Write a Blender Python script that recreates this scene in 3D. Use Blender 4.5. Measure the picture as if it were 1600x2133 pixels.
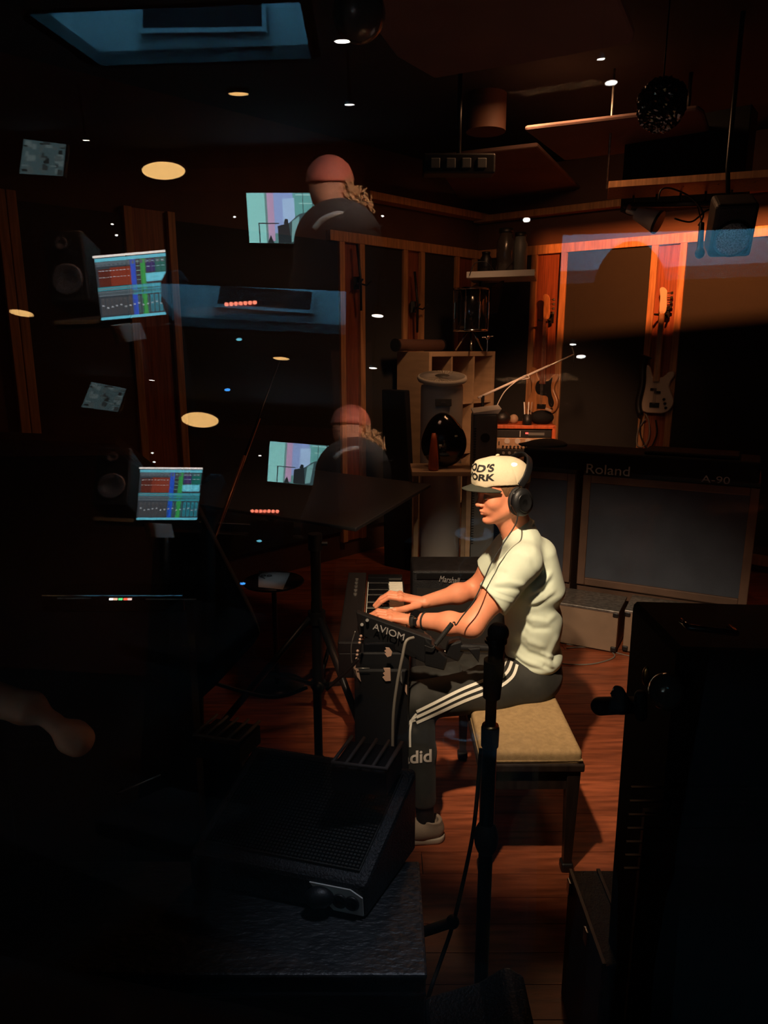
import bpy, bmesh, math, random
import numpy as np
from mathutils import Vector, Matrix
from mathutils.bvhtree import BVHTree
random.seed(4); rng = np.random.default_rng(4)
R = math.radians
sc = bpy.context.scene
for o in list(bpy.data.objects): bpy.data.objects.remove(o)
COL = sc.collection

# ------------------------------------------------------------------ camera, world, lights, exposure
F = 1500.0; PITCH = R(13); H = 1.85
CP, SP = math.cos(PITCH), math.sin(PITCH)
CAM = np.array([0, 0, H])
cd = bpy.data.cameras.new('camera'); cam = bpy.data.objects.new('camera', cd); COL.objects.link(cam)
cd.sensor_fit = 'VERTICAL'; cd.sensor_height = 36; cd.lens = 36*F/2133; cd.clip_start = 0.02
cam.location = (0, 0, H); cam.rotation_euler = (R(90)-PITCH, 0, 0); sc.camera = cam
w = bpy.data.worlds.new('world'); sc.world = w; w.use_nodes = True
w.node_tree.nodes['Background'].inputs[0].default_value = (0.5, 0.6, 0.8, 1)
w.node_tree.nodes['Background'].inputs[1].default_value = 0.0
sc.view_settings.view_transform = 'Standard'; sc.view_settings.look = 'None'
sc.view_settings.exposure = 0; sc.view_settings.gamma = 1; sc.view_settings.use_curve_mapping = False

def light(name, kind, loc, col, power, size=0.1, target=None, angle=60, blend=1, sy=None):
    l = bpy.data.lights.new(name, kind); o = bpy.data.objects.new(name, l); COL.objects.link(o)
    l.color = col; l.energy = power; o.location = loc
    if kind == 'AREA':
        l.size = size
        if sy: l.shape = 'RECTANGLE'; l.size_y = sy
    else: l.shadow_soft_size = size
    if kind == 'SPOT': l.spot_size = R(angle); l.spot_blend = blend
    if target is not None:
        o.rotation_euler = (Vector(target)-Vector(loc)).to_track_quat('-Z', 'Y').to_euler()
    return o
light('key_spot', 'SPOT', (-0.12, 1.22, 2.85), (1.0, 0.75, 0.50), 430, 0.04, (0.55, 2.70, 1.02), 46, 0.9)
light('studio_fill', 'AREA', (1.0, 4.6, 3.3), (1.0, 0.48, 0.22), 12, 0.5, (1.3, 5.2, 0.5))  # added warm ambient fill, not a fixture of the room
light('shelf_light', 'SPOT', (0.9, 4.6, 3.3), (1.0, 0.52, 0.26), 110, 0.15, (0.55, 6.5, 1.25), 46, 1)
light('rack_fill', 'SPOT', (0.7, 3.2, 2.5), (1.0, 0.48, 0.24), 300, 0.08, (1.24, 5.6, 1.40), 33, 1)  # added spot without a fixture, brightens the wooden rack
light('cloud_fill', 'AREA', (1.0, 3.3, 1.9), (1.0, 0.62, 0.5), 0.35, 0.6, (1.0, 3.4, 3.2))  # added weak fill for the cloud undersides, no real source
light('wall_washer', 'SPOT', (1.80, 4.85, 3.0), (1.0, 0.28, 0.07), 300, 0.008, (2.42, 5.68, 2.65), 150, 0.2)
light('sheet_fill', 'SPOT', (-0.9, 2.5, 2.6), (0.75, 0.9, 1.0), 14, 0.05, (-0.595, 3.70, 0.62), 5, 0.5)  # added cool spot, only there to brighten the white sheet
light('bass_fill', 'SPOT', (1.7, 4.4, 2.7), (1.0, 0.55, 0.32), 9, 0.1, (2.35, 6.2, 1.45), 24, 1)  # added spot that lifts the cream white bass
light('floor_light', 'SPOT', (-0.2, 3.6, 3.3), (1.0, 0.50, 0.30), 22, 0.3, (-0.1, 4.2, 0), 66, 1)
light('case_fill', 'SPOT', (0.30, 1.05, 2.9), (0.75, 0.82, 1.0), 40.0, 0.1, (-0.02, 1.14, 0.72), 17, 1)  # added cool spot for the sheen on the covered case top
light('control_room_fill', 'AREA', (-2.4, -2.2, 2.45), (1.0, 0.45, 0.25), 30, 0.8, (-2.6, -3.0, 0))

# ------------------------------------------------------------------ geometry of the view and of the two window panes
def ray(px, py):
    x = (px-800)/F; y = -(py-1066.5)/F
    return np.array([x, CP+y*SP, -SP+y*CP])
def W(px, py, Y):                       # point at world distance Y
    r = ray(px, py); return Vector(CAM + r*(Y/r[1]))
def G(px, py, z=0.0):                   # point on the horizontal plane z
    r = ray(px, py); return Vector(CAM + r*((z-H)/r[2]))
def proj(P):
    v = np.asarray(P)-CAM; zc = v[..., 1]*CP - v[..., 2]*SP; yc = v[..., 1]*SP + v[..., 2]*CP
    return 800+F*v[..., 0]/zc, 1066.5-F*yc/zc
NA = np.array([-0.21156658, -0.9754551, -0.06104854]); DA = -0.60066735
NB = np.array([-0.20686225, -0.97034594, 0.12504702]); DB = -0.42296376
def RA(px, py, t):                      # where a thing stands whose image in the first pane shows there
    P = CAM + t*ray(px, py); return Vector(P - 2*(P@NA-DA)*NA)
def RB(px, py, t):
    P = CAM + t*ray(px, py); return Vector(P - 2*(P@NB-DB)*NB)
def RAz(px, py, z):                     # same, on the horizontal plane z
    c = CAM - 2*(CAM@NA-DA)*NA; d = np.array(RA(px, py, 1.0))-c
    return Vector(c + d*((z-c[2])/d[2]))
def RBz(px, py, z):
    c = CAM - 2*(CAM@NB-DB)*NB; d = np.array(RB(px, py, 1.0))-c
    return Vector(c + d*((z-c[2])/d[2]))

# ------------------------------------------------------------------ materials
MATS = {}
def mat(name, col, rough=0.6, metal=0.0, var=0.0, scale=20, bump=0.0, bscale=None, stretch=None, emit=None, estr=0, spec=0.5, coat=0, sss=0, sheen=0, trans=0, weave=0):
    m = bpy.data.materials.new(name); m.use_nodes = True; nt = m.node_tree; b = nt.nodes['Principled BSDF']
    c = (*col, 1)
    b.inputs['Base Color'].default_value = c; b.inputs['Roughness'].default_value = rough
    b.inputs['Metallic'].default_value = metal; b.inputs['Specular IOR Level'].default_value = spec
    b.inputs['Coat Weight'].default_value = coat; b.inputs['Sheen Weight'].default_value = sheen
    if sss:
        b.inputs['Subsurface Weight'].default_value = sss; b.inputs['Subsurface Radius'].default_value = (1, .35, .2); b.inputs['Subsurface Scale'].default_value = 0.008
    if emit: b.inputs['Emission Color'].default_value = (*emit, 1); b.inputs['Emission Strength'].default_value = estr
    if var or bump or weave:
        tc = nt.nodes.new('ShaderNodeTexCoord'); mp = nt.nodes.new('ShaderNodeMapping'); nt.links.new(tc.outputs['Object'], mp.inputs[0])
        if stretch: mp.inputs['Scale'].default_value = stretch
    if var:
        n = nt.nodes.new('ShaderNodeTexNoise'); n.inputs['Scale'].default_value = scale; n.inputs['Detail'].default_value = 6
        nt.links.new(mp.outputs[0], n.inputs['Vector'])
        mx = nt.nodes.new('ShaderNodeMix'); mx.data_type = 'RGBA'
        mx.inputs[6].default_value = (*[v*(1-var) for v in col], 1); mx.inputs[7].default_value = (*[min(1, v*(1+var)) for v in col], 1)
        cr = nt.nodes.new('ShaderNodeMapRange'); cr.inputs[1].default_value = .35; cr.inputs[2].default_value = .65
        nt.links.new(n.outputs['Fac'], cr.inputs[0]); nt.links.new(cr.outputs[0], mx.inputs[0])
        oi = nt.nodes.new('ShaderNodeObjectInfo'); hs = nt.nodes.new('ShaderNodeHueSaturation')
        mr = nt.nodes.new('ShaderNodeMapRange'); mr.inputs[3].default_value = 1-var*.5; mr.inputs[4].default_value = 1+var*.5
        nt.links.new(oi.outputs['Random'], mr.inputs[0]); nt.links.new(mr.outputs[0], hs.inputs['Value'])
        nt.links.new(mx.outputs[2], hs.inputs['Color']); nt.links.new(hs.outputs[0], b.inputs['Base Color'])
    if bump:
        n2 = nt.nodes.new('ShaderNodeTexNoise'); n2.inputs['Scale'].default_value = bscale or scale*3; n2.inputs['Detail'].default_value = 4
        nt.links.new(mp.outputs[0], n2.inputs['Vector'])
        bp = nt.nodes.new('ShaderNodeBump'); bp.inputs['Strength'].default_value = bump; bp.inputs['Distance'].default_value = 0.004
        nt.links.new(n2.outputs['Fac'], bp.inputs['Height']); nt.links.new(bp.outputs[0], b.inputs['Normal'])
    if weave:
        v = nt.nodes.new('ShaderNodeTexVoronoi'); v.inputs['Scale'].default_value = weave
        nt.links.new(mp.outputs[0], v.inputs['Vector'])
        bp = nt.nodes.new('ShaderNodeBump'); bp.inputs['Strength'].default_value = .5; bp.inputs['Distance'].default_value = 0.002
        nt.links.new(v.outputs['Distance'], bp.inputs['Height']); nt.links.new(bp.outputs[0], b.inputs['Normal'])
    MATS[name] = m; return m
def emis(name, col, s):
    m = bpy.data.materials.new(name); m.use_nodes = True; nt = m.node_tree; b = nt.nodes['Principled BSDF']
    b.inputs['Base Color'].default_value = (0.02, 0.02, 0.02, 1); b.inputs['Emission Color'].default_value = (*col, 1); b.inputs['Emission Strength'].default_value = s*1.65
    MATS[name] = m; return m
black = mat('black_plastic', (0.008, 0.008, 0.009), 0.45, bump=.15, bscale=300)
blackm = mat('black_matte', (0.006, 0.006, 0.007), 0.85, spec=.2, var=.2, scale=8)
tolex = mat('black_tolex', (0.012, 0.012, 0.014), 0.5, bump=.8, bscale=220, var=.3, scale=30)
leather = mat('black_creased_leatherette', (0.02, 0.021, 0.023), 0.42, bump=1.0, bscale=45, var=.35, scale=25, stretch=(1, 2.2, 1))
blackgloss = mat('black_gloss', (0.006, 0.006, 0.007), 0.12, coat=.5)
bmetal = mat('black_metal', (0.012, 0.012, 0.013), 0.35, metal=.3)
chrome = mat('chrome', (0.75, 0.75, 0.75), 0.15, metal=1)
steel = mat('worn_steel', (0.42, 0.40, 0.37), 0.38, metal=.8, var=.3, scale=40)
brass = mat('brass', (0.65, 0.40, 0.15), 0.3, metal=1)
mwood = mat('floor_wood', (0.30, 0.078, 0.032), 0.38, var=.35, scale=5, stretch=(1, 9, 9), bump=.12, bscale=30)
wframe = mat('pine_frame', (0.50, 0.24, 0.10), 0.5, var=.25, scale=6, stretch=(10, 10, .7), bump=.1)
wboard = mat('mahogany_board', (0.26, 0.07, 0.03), 0.45, var=.3, scale=6, stretch=(12, 12, .6), bump=.1)
fabric = mat('dark_panel_fabric', (0.035, 0.032, 0.030), 0.95, weave=400, spec=.1)
gfabric = mat('haze_grey_fabric', (0.07, 0.08, 0.105), 0.9, weave=350, spec=.1, var=.1, scale=5)  # blue-grey haze is put into this fabric colour
wallm = mat('brown_wall_paint', (0.085, 0.036, 0.022), 0.7, var=.12, scale=3)
ceilm = mat('dark_ceiling_paint', (0.012, 0.011, 0.011), 0.9, var=.15, scale=4)
cloudm = mat('brown_cloud_fabric', (0.17, 0.10, 0.085), 0.9, var=.1, scale=3)
shelfw = mat('pale_shelf_wood', (0.48, 0.33, 0.20), 0.5, var=.1, scale=4, stretch=(1, 1, 6))
skin = mat('skin', (0.84, 0.315, 0.175), 0.5, sss=.15, var=.05, scale=30, bump=.06, bscale=350)
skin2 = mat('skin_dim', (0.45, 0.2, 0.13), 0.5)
shirtm = mat('pale_mint_cotton', (0.66, 0.74, 0.60), 0.85, bump=.12, bscale=600, spec=.2, sheen=.1)
pantsm = mat('black_tracksuit_cloth', (0.017, 0.017, 0.014), 0.75, var=.15, scale=40, sheen=.05)
white = mat('white_trim', (0.78, 0.75, 0.66), 0.7)
capm = mat('cream_cap_cloth', (0.78, 0.66, 0.46), 0.85, weave=700, spec=.2)
brimm = mat('dark_olive_brim', (0.05, 0.052, 0.04), 0.8, weave=700, spec=.2)
hairm = mat('light_brown_hair', (0.18, 0.09, 0.04), 0.6, bump=.8, bscale=200, stretch=(1, 1, .2))
curlm = mat('curly_blond_hair', (0.55, 0.30, 0.15), 0.6, bump=1, bscale=60)
framed = mat('dim_brown_frame', (0.13, 0.07, 0.045), 0.6, var=.2, scale=6)
seatm = mat('beige_bench_fabric', (0.38, 0.25, 0.12), 0.85, weave=500, var=.12, scale=60, spec=.2)
ebony = mat('ebony_wood', (0.016, 0.010, 0.008), 0.4, var=.3, scale=8, stretch=(8, 8, 1))
ivory = mat('ivory_key', (0.80, 0.76, 0.64), 0.3)
redwood = mat('orange_cherry_wood', (0.52, 0.11, 0.035), 0.4, var=.2, scale=8, stretch=(6, 6, 1))
goldp = mat('champagne_faceplate', (0.55, 0.36, 0.22), 0.4, metal=.4)
bassnat = mat('natural_ash_body', (0.60, 0.26, 0.10), 0.3, var=.25, scale=10, stretch=(4, 4, 1), coat=.4)
basswhite = mat('aged_cream_lacquer', (0.62, 0.48, 0.36), 0.3, coat=.4)
greyprint = mat('grey_print', (0.34, 0.32, 0.31), 0.6)
paleprint = mat('pale_print', (0.55, 0.50, 0.46), 0.6)
blackprint = mat('black_print', (0.008, 0.008, 0.007), 0.7)
whitep = mat('white_plastic', (0.62, 0.60, 0.57), 0.4)
greyp = mat('grey_plastic', (0.14, 0.145, 0.14), 0.45)
casew = mat('tan_flight_case', (0.27, 0.18, 0.12), 0.6, var=.12, scale=7)
rubber = mat('rubber', (0.01, 0.01, 0.01), 0.7)
cablem = mat('grey_cable', (0.22, 0.20, 0.17), 0.5)
orangem = mat('orange_lit_pole', (0.5, 0.16, 0.07), 0.35, metal=.4)  # orange light on the boom pole is put into this colour
tan = mat('tan_vinyl', (0.65, 0.30, 0.17), 0.6, var=.15, scale=8)
bluew = mat('white_recess_paint', (0.6, 0.62, 0.64), 0.8, var=.04, scale=5)
crwall = mat('control_room_brown_wall', (0.20, 0.075, 0.04), 0.7, var=.12, scale=3)
crceil = mat('control_room_ceiling', (0.09, 0.07, 0.07), 0.85, var=.08, scale=4)
crblack = mat('control_room_dark_fabric', (0.02, 0.02, 0.022), 0.9)
deskm = mat('desk_edge_wood', (0.5, 0.3, 0.16), 0.45, var=.2, scale=8)
foilm = mat('dark_foil', (0.10, 0.09, 0.085), 0.16, metal=.9, bump=1.0, bscale=14)
glob = mat('smoked_globe', (0.06, 0.05, 0.045), 0.25, coat=.5)
shoem = mat('taupe_shoe', (0.33, 0.25, 0.19), 0.7, weave=600)
sole = mat('pale_sole', (0.5, 0.42, 0.34), 0.6)
warmglow = emis('warm_diffuser', (1.0, 0.56, 0.19), 9.5)
whiteglow = emis('white_lamp', (1.0, 0.93, 0.80), 40)
smallglow = emis('small_white_lamp', (1.0, 0.96, 0.9), 14)
redglow = emis('red_led', (1.0, 0.25, 0.15), 12)
redled = emis('red_display', (1.0, 0.05, 0.04), 3)
blueglow = emis('blue_led', (0.05, 0.35, 1.0), 12)
cyanglow = emis('cyan_led', (0.2, 0.8, 1.0), 6)

def glass_mat():
    m = bpy.data.materials.new('window_glass'); m.use_nodes = True; nt = m.node_tree; nt.nodes.clear()
    out = nt.nodes.new('ShaderNodeOutputMaterial'); mx = nt.nodes.new('ShaderNodeMixShader')
    t = nt.nodes.new('ShaderNodeBsdfTransparent'); g = nt.nodes.new('ShaderNodeBsdfGlossy'); g.inputs['Roughness'].default_value = 0
    mx.inputs[0].default_value = 0.033; t.inputs[0].default_value = (1, 1, 1, 1)
    nt.links.new(t.outputs[0], mx.inputs[1]); nt.links.new(g.outputs[0], mx.inputs[2]); nt.links.new(mx.outputs[0], out.inputs[0])
    return m
glass = glass_mat()

# ------------------------------------------------------------------ mesh helpers
def tag(o, label=None, cat=None, group=None, kind=None):
    if label: o['label'] = label
    if cat: o['category'] = cat
    if group: o['group'] = group
    if kind: o['kind'] = kind
    return o
def wloc(o):
    v = Vector((0, 0, 0))
    while o is not None: v += o.location; o = o.parent
    return v
def thing(name, label, cat, loc, group=None):
    o = bpy.data.objects.new(name, None); COL.objects.link(o); o.location = loc; o.empty_display_size = .05
    return tag(o, label, cat, group)
def link_mesh(name, me, m, parent=None):
    o = bpy.data.objects.new(name, me); COL.objects.link(o)
    if m is not None:
        for mm in (m if isinstance(m, (list, tuple)) else [m]): me.materials.append(mm)
    if parent is not None:
        o.parent = parent; o.location = -wloc(parent)
    return o
def frame(z, up=(0, 0, 1)):             # rotation whose z axis is the given direction
    z = Vector(z).normalized(); u = Vector(up)
    if abs(z.dot(u)) > .98: u = Vector((1, 0, 0))
    x = u.cross(z).normalized(); y = z.cross(x)
    return Matrix((x, y, z)).transposed()
class MB:
    def __init__(s): s.v = []; s.f = []; s.mi = []; s.cur = 0; s.sm = []
    def add(s, vs, fs, smooth=False):
        n = len(s.v); s.v += [tuple(v) for v in vs]
        for f in fs: s.f.append([n+i for i in f]); s.mi.append(s.cur); s.sm.append(smooth)
        return s
    def box(s, c, size, rot=None):
        c = Vector(c); h = [a/2 for a in size]; vs = []
        for x in (-1, 1):
            for y in (-1, 1):
                for z in (-1, 1):
                    p = Vector((x*h[0], y*h[1], z*h[2])); vs.append(c+(rot@p if rot else p))
        return s.add(vs, [(0, 1, 3, 2), (4, 6, 7, 5), (0, 4, 5, 1), (2, 3, 7, 6), (0, 2, 6, 4), (1, 5, 7, 3)])
    def hexa(s, b, t):                   # bottom 4, top 4 points
        return s.add(list(b)+list(t), [(3, 2, 1, 0), (4, 5, 6, 7), (0, 1, 5, 4), (1, 2, 6, 5), (2, 3, 7, 6), (3, 0, 4, 7)])
    def slab(s, pts, thick):             # polygon pushed back by a vector
        th = Vector(thick); n = len(pts); a = [Vector(p) for p in pts]; b = [p+th for p in a]
        return s.add(a+b, [tuple(range(n)), tuple(range(2*n-1, n-1, -1))]+[(i, i+n, (i+1) % n+n, (i+1) % n) for i in range(n)])
    def cyl(s, p0, p1, r0, r1=None, n=16, cap=True):
        r1 = r0 if r1 is None else r1; p0 = Vector(p0); p1 = Vector(p1); M = frame(p1-p0); vs = []
        for p, r in ((p0, r0), (p1, r1)):
            for i in range(n):
                a = 2*math.pi*i/n; vs.append(p+M@Vector((r*math.cos(a), r*math.sin(a), 0)))
        s.add(vs, [(i, (i+1) % n, (i+1) % n+n, i+n) for i in range(n)], True)
        if cap: s.add(vs[:n], [tuple(range(n-1, -1, -1))]); s.add(vs[n:], [tuple(range(n))])
        return s
    def tube(s, pts, r, n=8):
        pts = [Vector(p) for p in pts]; vs = []; k = len(pts)
        rs = r if isinstance(r, (list, tuple)) else [r]*k; prev = None
        for i, p in enumerate(pts):
            d = (pts[min(i+1, k-1)]-pts[max(i-1, 0)])
            if d.length < 1e-9: d = Vector((0, 0, 1))
            d.normalize()
            x = (prev - d*prev.dot(d)) if prev is not None else frame(d)@Vector((1, 0, 0))
            x.normalize(); y = d.cross(x); prev = x
            for j in range(n):
                a = 2*math.pi*j/n; vs.append(p+(x*math.cos(a)+y*math.sin(a))*rs[i])
        fs = [(i*n+j, i*n+(j+1) % n, (i+1)*n+(j+1) % n, (i+1)*n+j) for i in range(k-1) for j in range(n)]
        fs += [tuple(range(n-1, -1, -1)), tuple(range((k-1)*n, k*n))]
        return s.add(vs, fs, True)
    def lathe(s, prof, c, axis=(0, 0, 1), n=24):
        M = frame(axis); c = Vector(c); vs = []; k = len(prof)
        for r, z in prof:
            for j in range(n):
                a = 2*math.pi*j/n; vs.append(c+M@Vector((r*math.cos(a), r*math.sin(a), z)))
        fs = [(i*n+j, i*n+(j+1) % n, (i+1)*n+(j+1) % n, (i+1)*n+j) for i in range(k-1) for j in range(n)]
        fs += [tuple(range(n-1, -1, -1)), tuple(range((k-1)*n, k*n))]
        return s.add(vs, fs, True)
    def ball(s, c, r, n=20, m=12):
        rr = (r, r, r) if not isinstance(r, (tuple, list)) else r; c = Vector(c); vs = []
        for i in range(m+1):
            th = math.pi*(.001+.998*i/m)
            for j in range(n):
                a = 2*math.pi*j/n; vs.append(c+Vector((rr[0]*math.sin(th)*math.cos(a), rr[1]*math.sin(th)*math.sin(a), -rr[2]*math.cos(th))))
        fs = [(i*n+j, i*n+(j+1) % n, (i+1)*n+(j+1) % n, (i+1)*n+j) for i in range(m) for j in range(n)]
        return s.add(vs, fs, True)
    def build(s, name, m, parent=None, bevel=0, seg=2):
        me = bpy.data.meshes.new(name); me.from_pydata(s.v, [], s.f); me.update()
        for i, p in enumerate(me.polygons): p.use_smooth = s.sm[i]; p.material_index = s.mi[i]
        bm = bmesh.new(); bm.from_mesh(me); bmesh.ops.recalc_face_normals(bm, faces=bm.faces); bm.to_mesh(me); bm.free()
        o = link_mesh(name, me, m, parent)
        if bevel:
            b = o.modifiers.new('b', 'BEVEL'); b.width = bevel; b.segments = seg; b.limit_method = 'ANGLE'; b.angle_limit = R(40)
        return o
def spline(pts, n=8):                    # smooth path through points
    P = [Vector(p) for p in pts]; out = []
    for i in range(len(P)-1):
        a = P[max(i-1, 0)]; b = P[i]; c = P[i+1]; d = P[min(i+2, len(P)-1)]
        for k in range(n):
            t = k/n; out.append(.5*((2*b)+(c-a)*t+(2*a-5*b+4*c-d)*t*t+(3*b-a-3*c+d)*t**3))
    out.append(P[-1]); return out
def text_mesh(body, size, ext=0.001, shear=0, space=1.0, off=0.0):
    cu = bpy.data.curves.new('t', 'FONT'); cu.body = body; cu.size = size; cu.extrude = ext; cu.align_x = 'CENTER'; cu.align_y = 'CENTER'
    cu.shear = shear; cu.space_character = space; cu.offset = off
    o = bpy.data.objects.new('t', cu); COL.objects.link(o)
    dg = bpy.context.evaluated_depsgraph_get(); me = bpy.data.meshes.new_from_object(o.evaluated_get(dg))
    bpy.data.objects.remove(o); return me
def text(name, body, size, origin, xdir, ydir, m, parent, ext=0.001, width=None, **k):
    me = text_mesh(body, size, ext, **k); me.materials.clear()
    x = Vector(xdir).normalized(); y = Vector(ydir).normalized(); z = x.cross(y).normalized()
    co = [v.co.copy() for v in me.vertices]; wd = max(c.x for c in co)-min(c.x for c in co)
    sx = width/wd if width else 1
    for v in me.vertices: v.co = Vector(origin)+x*v.co.x*sx+y*v.co.y+z*v.co.z
    return link_mesh(name, me, m, parent)

# ------------------------------------------------------------------ signed distance modelling (for bodies and cloth)
class Field:
    def __init__(s, lo, hi, h):
        s.lo = np.array(lo, np.float32); s.h = h
        n = np.ceil((np.array(hi)-np.array(lo))/h).astype(int)+1
        s.ax = [s.lo[i]+h*np.arange(n[i], dtype=np.float32) for i in range(3)]
        s.F = np.full(n, 0.2, np.float32)
    def _sl(s, lo, hi, pad):
        r = []
        for i in range(3):
            a = int(max(0, math.floor((lo[i]-pad-s.lo[i])/s.h))); b = int(min(len(s.ax[i]), math.ceil((hi[i]+pad-s.lo[i])/s.h)+1))
            if b <= a: return None
            r.append(slice(a, b))
        return tuple(r)
    def op(s, fn, lo, hi, k=0.01, mode='add', clips=()):
        sl = s._sl(lo, hi, k*1.2+3*s.h)
        if sl is None: return
        X = s.ax[0][sl[0]][:, None, None]; Y = s.ax[1][sl[1]][None, :, None]; Z = s.ax[2][sl[2]][None, None, :]
        d = fn(X, Y, Z)
        for p, n in clips:
            n = Vector(n).normalized(); d = np.maximum(d, (X-p[0])*n[0]+(Y-p[1])*n[1]+(Z-p[2])*n[2])
        a = s.F[sl]
        if mode == 'add':
            h = np.maximum(k-np.abs(a-d), 0)/k; s.F[sl] = np.minimum(a, d)-h*h*k*.25
        else:
            d = -d; h = np.maximum(k-np.abs(a-d), 0)/k; s.F[sl] = np.maximum(a, d)+h*h*k*.25
    def cone(s, a, b, ra, rb, k=0.01, sq=None, mode='add', clips=()):
        a = np.array(a, float); b = np.array(b, float); ba = b-a; L = max(ba@ba, 1e-12); R_ = max(ra, rb)*(sq[1] if sq and sq[1] > 1 else 1)
        def fn(X, Y, Z):
            x, y, z = X-a[0], Y-a[1], Z-a[2]; t = np.clip((x*ba[0]+y*ba[1]+z*ba[2])/L, 0, 1)
            x = x-t*ba[0]; y = y-t*ba[1]; z = z-t*ba[2]; q = x*x+y*y+z*z
            if sq:
                u = np.array(sq[0], float); u = u/np.linalg.norm(u); c = x*u[0]+y*u[1]+z*u[2]; q = q-c*c+(c/sq[1])**2
            return np.sqrt(np.maximum(q, 0))-(ra+(rb-ra)*t)
        s.op(fn, np.minimum(a, b)-R_, np.maximum(a, b)+R_, k, mode, clips)
    def ell(s, c, r, k=0.01, rot=None, mode='add', clips=()):
        c = np.array(c, float); r = np.array(r, float); M = np.array(rot) if rot is not None else np.eye(3); mr = r.max()
        def fn(X, Y, Z):
            x, y, z = X-c[0], Y-c[1], Z-c[2]
            u = (M[0, 0]*x+M[1, 0]*y+M[2, 0]*z)/r[0]; v = (M[0, 1]*x+M[1, 1]*y+M[2, 1]*z)/r[1]; w_ = (M[0, 2]*x+M[1, 2]*y+M[2, 2]*z)/r[2]
            q = np.sqrt(u*u+v*v+w_*w_); g = np.sqrt((u/r[0])**2+(v/r[1])**2+(w_/r[2])**2)
            return q*(q-1)/np.maximum(g, 1e-6)
        s.op(fn, c-mr, c+mr, k, mode, clips)
    def chain(s, pts, rs, k=0.01, **kw):
        for i in range(len(pts)-1): s.cone(pts[i], pts[i+1], rs[i], rs[i+1], k, **kw)
    def mesh(s):
        f = s.F; S = f < 0; n = np.array(f.shape)-1
        cnt = np.zeros(n, np.int8)
        offs = [(i, j, k) for i in (0, 1) for j in (0, 1) for k in (0, 1)]
        for o in offs: cnt += S[o[0]:o[0]+n[0], o[1]:o[1]+n[1], o[2]:o[2]+n[2]]
        m = (cnt > 0) & (cnt < 8); I = np.argwhere(m); idx = -np.ones(n, np.int64); idx[m] = np.arange(len(I))
        V = {o: f[I[:, 0]+o[0], I[:, 1]+o[1], I[:, 2]+o[2]] for o in offs}
        P = np.zeros((len(I), 3)); c = np.zeros(len(I))
        for o in offs:
            for ax in range(3):
                if o[ax]: continue
                q = list(o); q[ax] = 1; a = V[o]; b = V[tuple(q)]; cr = (a < 0) != (b < 0)
                t = np.where(cr, a/np.where(cr, a-b, 1), 0); e = np.array(o, float)[None]+np.eye(3)[ax][None]*t[:, None]
                P += e*cr[:, None]; c += cr
        P = P/c[:, None]+I; verts = P*s.h+s.lo
        quads = []
        for ax in range(3):
            b, c2 = [(1, 2), (2, 0), (0, 1)][ax]
            sa = [slice(None)]*3; sb = [slice(None)]*3
            sa[ax] = slice(0, -1); sb[ax] = slice(1, None)
            ed = S[tuple(sa)] != S[tuple(sb)]; E_ = np.argwhere(ed)
            E_ = E_[(E_[:, b] > 0) & (E_[:, c2] > 0) & (E_[:, b] < n[b]) & (E_[:, c2] < n[c2])]
            ins = S[E_[:, 0], E_[:, 1], E_[:, 2]]
            def g(db, dc):
                q = E_.copy(); q[:, b] -= db; q[:, c2] -= dc; return idx[q[:, 0], q[:, 1], q[:, 2]]
            Q = np.stack([g(1, 1), g(0, 1), g(0, 0), g(1, 0)], 1); Q[~ins] = Q[~ins][:, ::-1]
            quads.append(Q)
        Q = np.concatenate(quads); return verts, Q[(Q >= 0).all(1)]
def vnormals(v, q):
    n = np.zeros_like(v); fn = np.cross(v[q[:, 2]]-v[q[:, 0]], v[q[:, 3]]-v[q[:, 1]])
    for i in range(4): np.add.at(n, q[:, i], fn)
    return n/np.maximum(np.linalg.norm(n, axis=1, keepdims=True), 1e-9)
def relax(v, q, it=2, f=.5):
    for _ in range(it):
        a = np.zeros_like(v); c = np.zeros(len(v))
        for i in range(4):
            np.add.at(a, q[:, i], v[q[:, (i+1) % 4]]+v[q[:, (i+3) % 4]]); np.add.at(c, q[:, i], 2)
        v = v*(1-f)+f*a/np.maximum(c, 1)[:, None]
    return v
def np_mesh(name, v, q, m, parent=None):
    me = bpy.data.meshes.new(name); me.vertices.add(len(v)); me.vertices.foreach_set('co', np.asarray(v, np.float32).ravel())
    me.loops.add(len(q)*4); me.loops.foreach_set('vertex_index', q.astype(np.int32).ravel())
    me.polygons.add(len(q)); me.polygons.foreach_set('loop_start', np.arange(0, len(q)*4, 4, dtype=np.int32))
    me.update(calc_edges=True); me.validate(); me.polygons.foreach_set('use_smooth', np.ones(len(me.polygons), bool))
    return link_mesh(name, me, m, parent)
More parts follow.
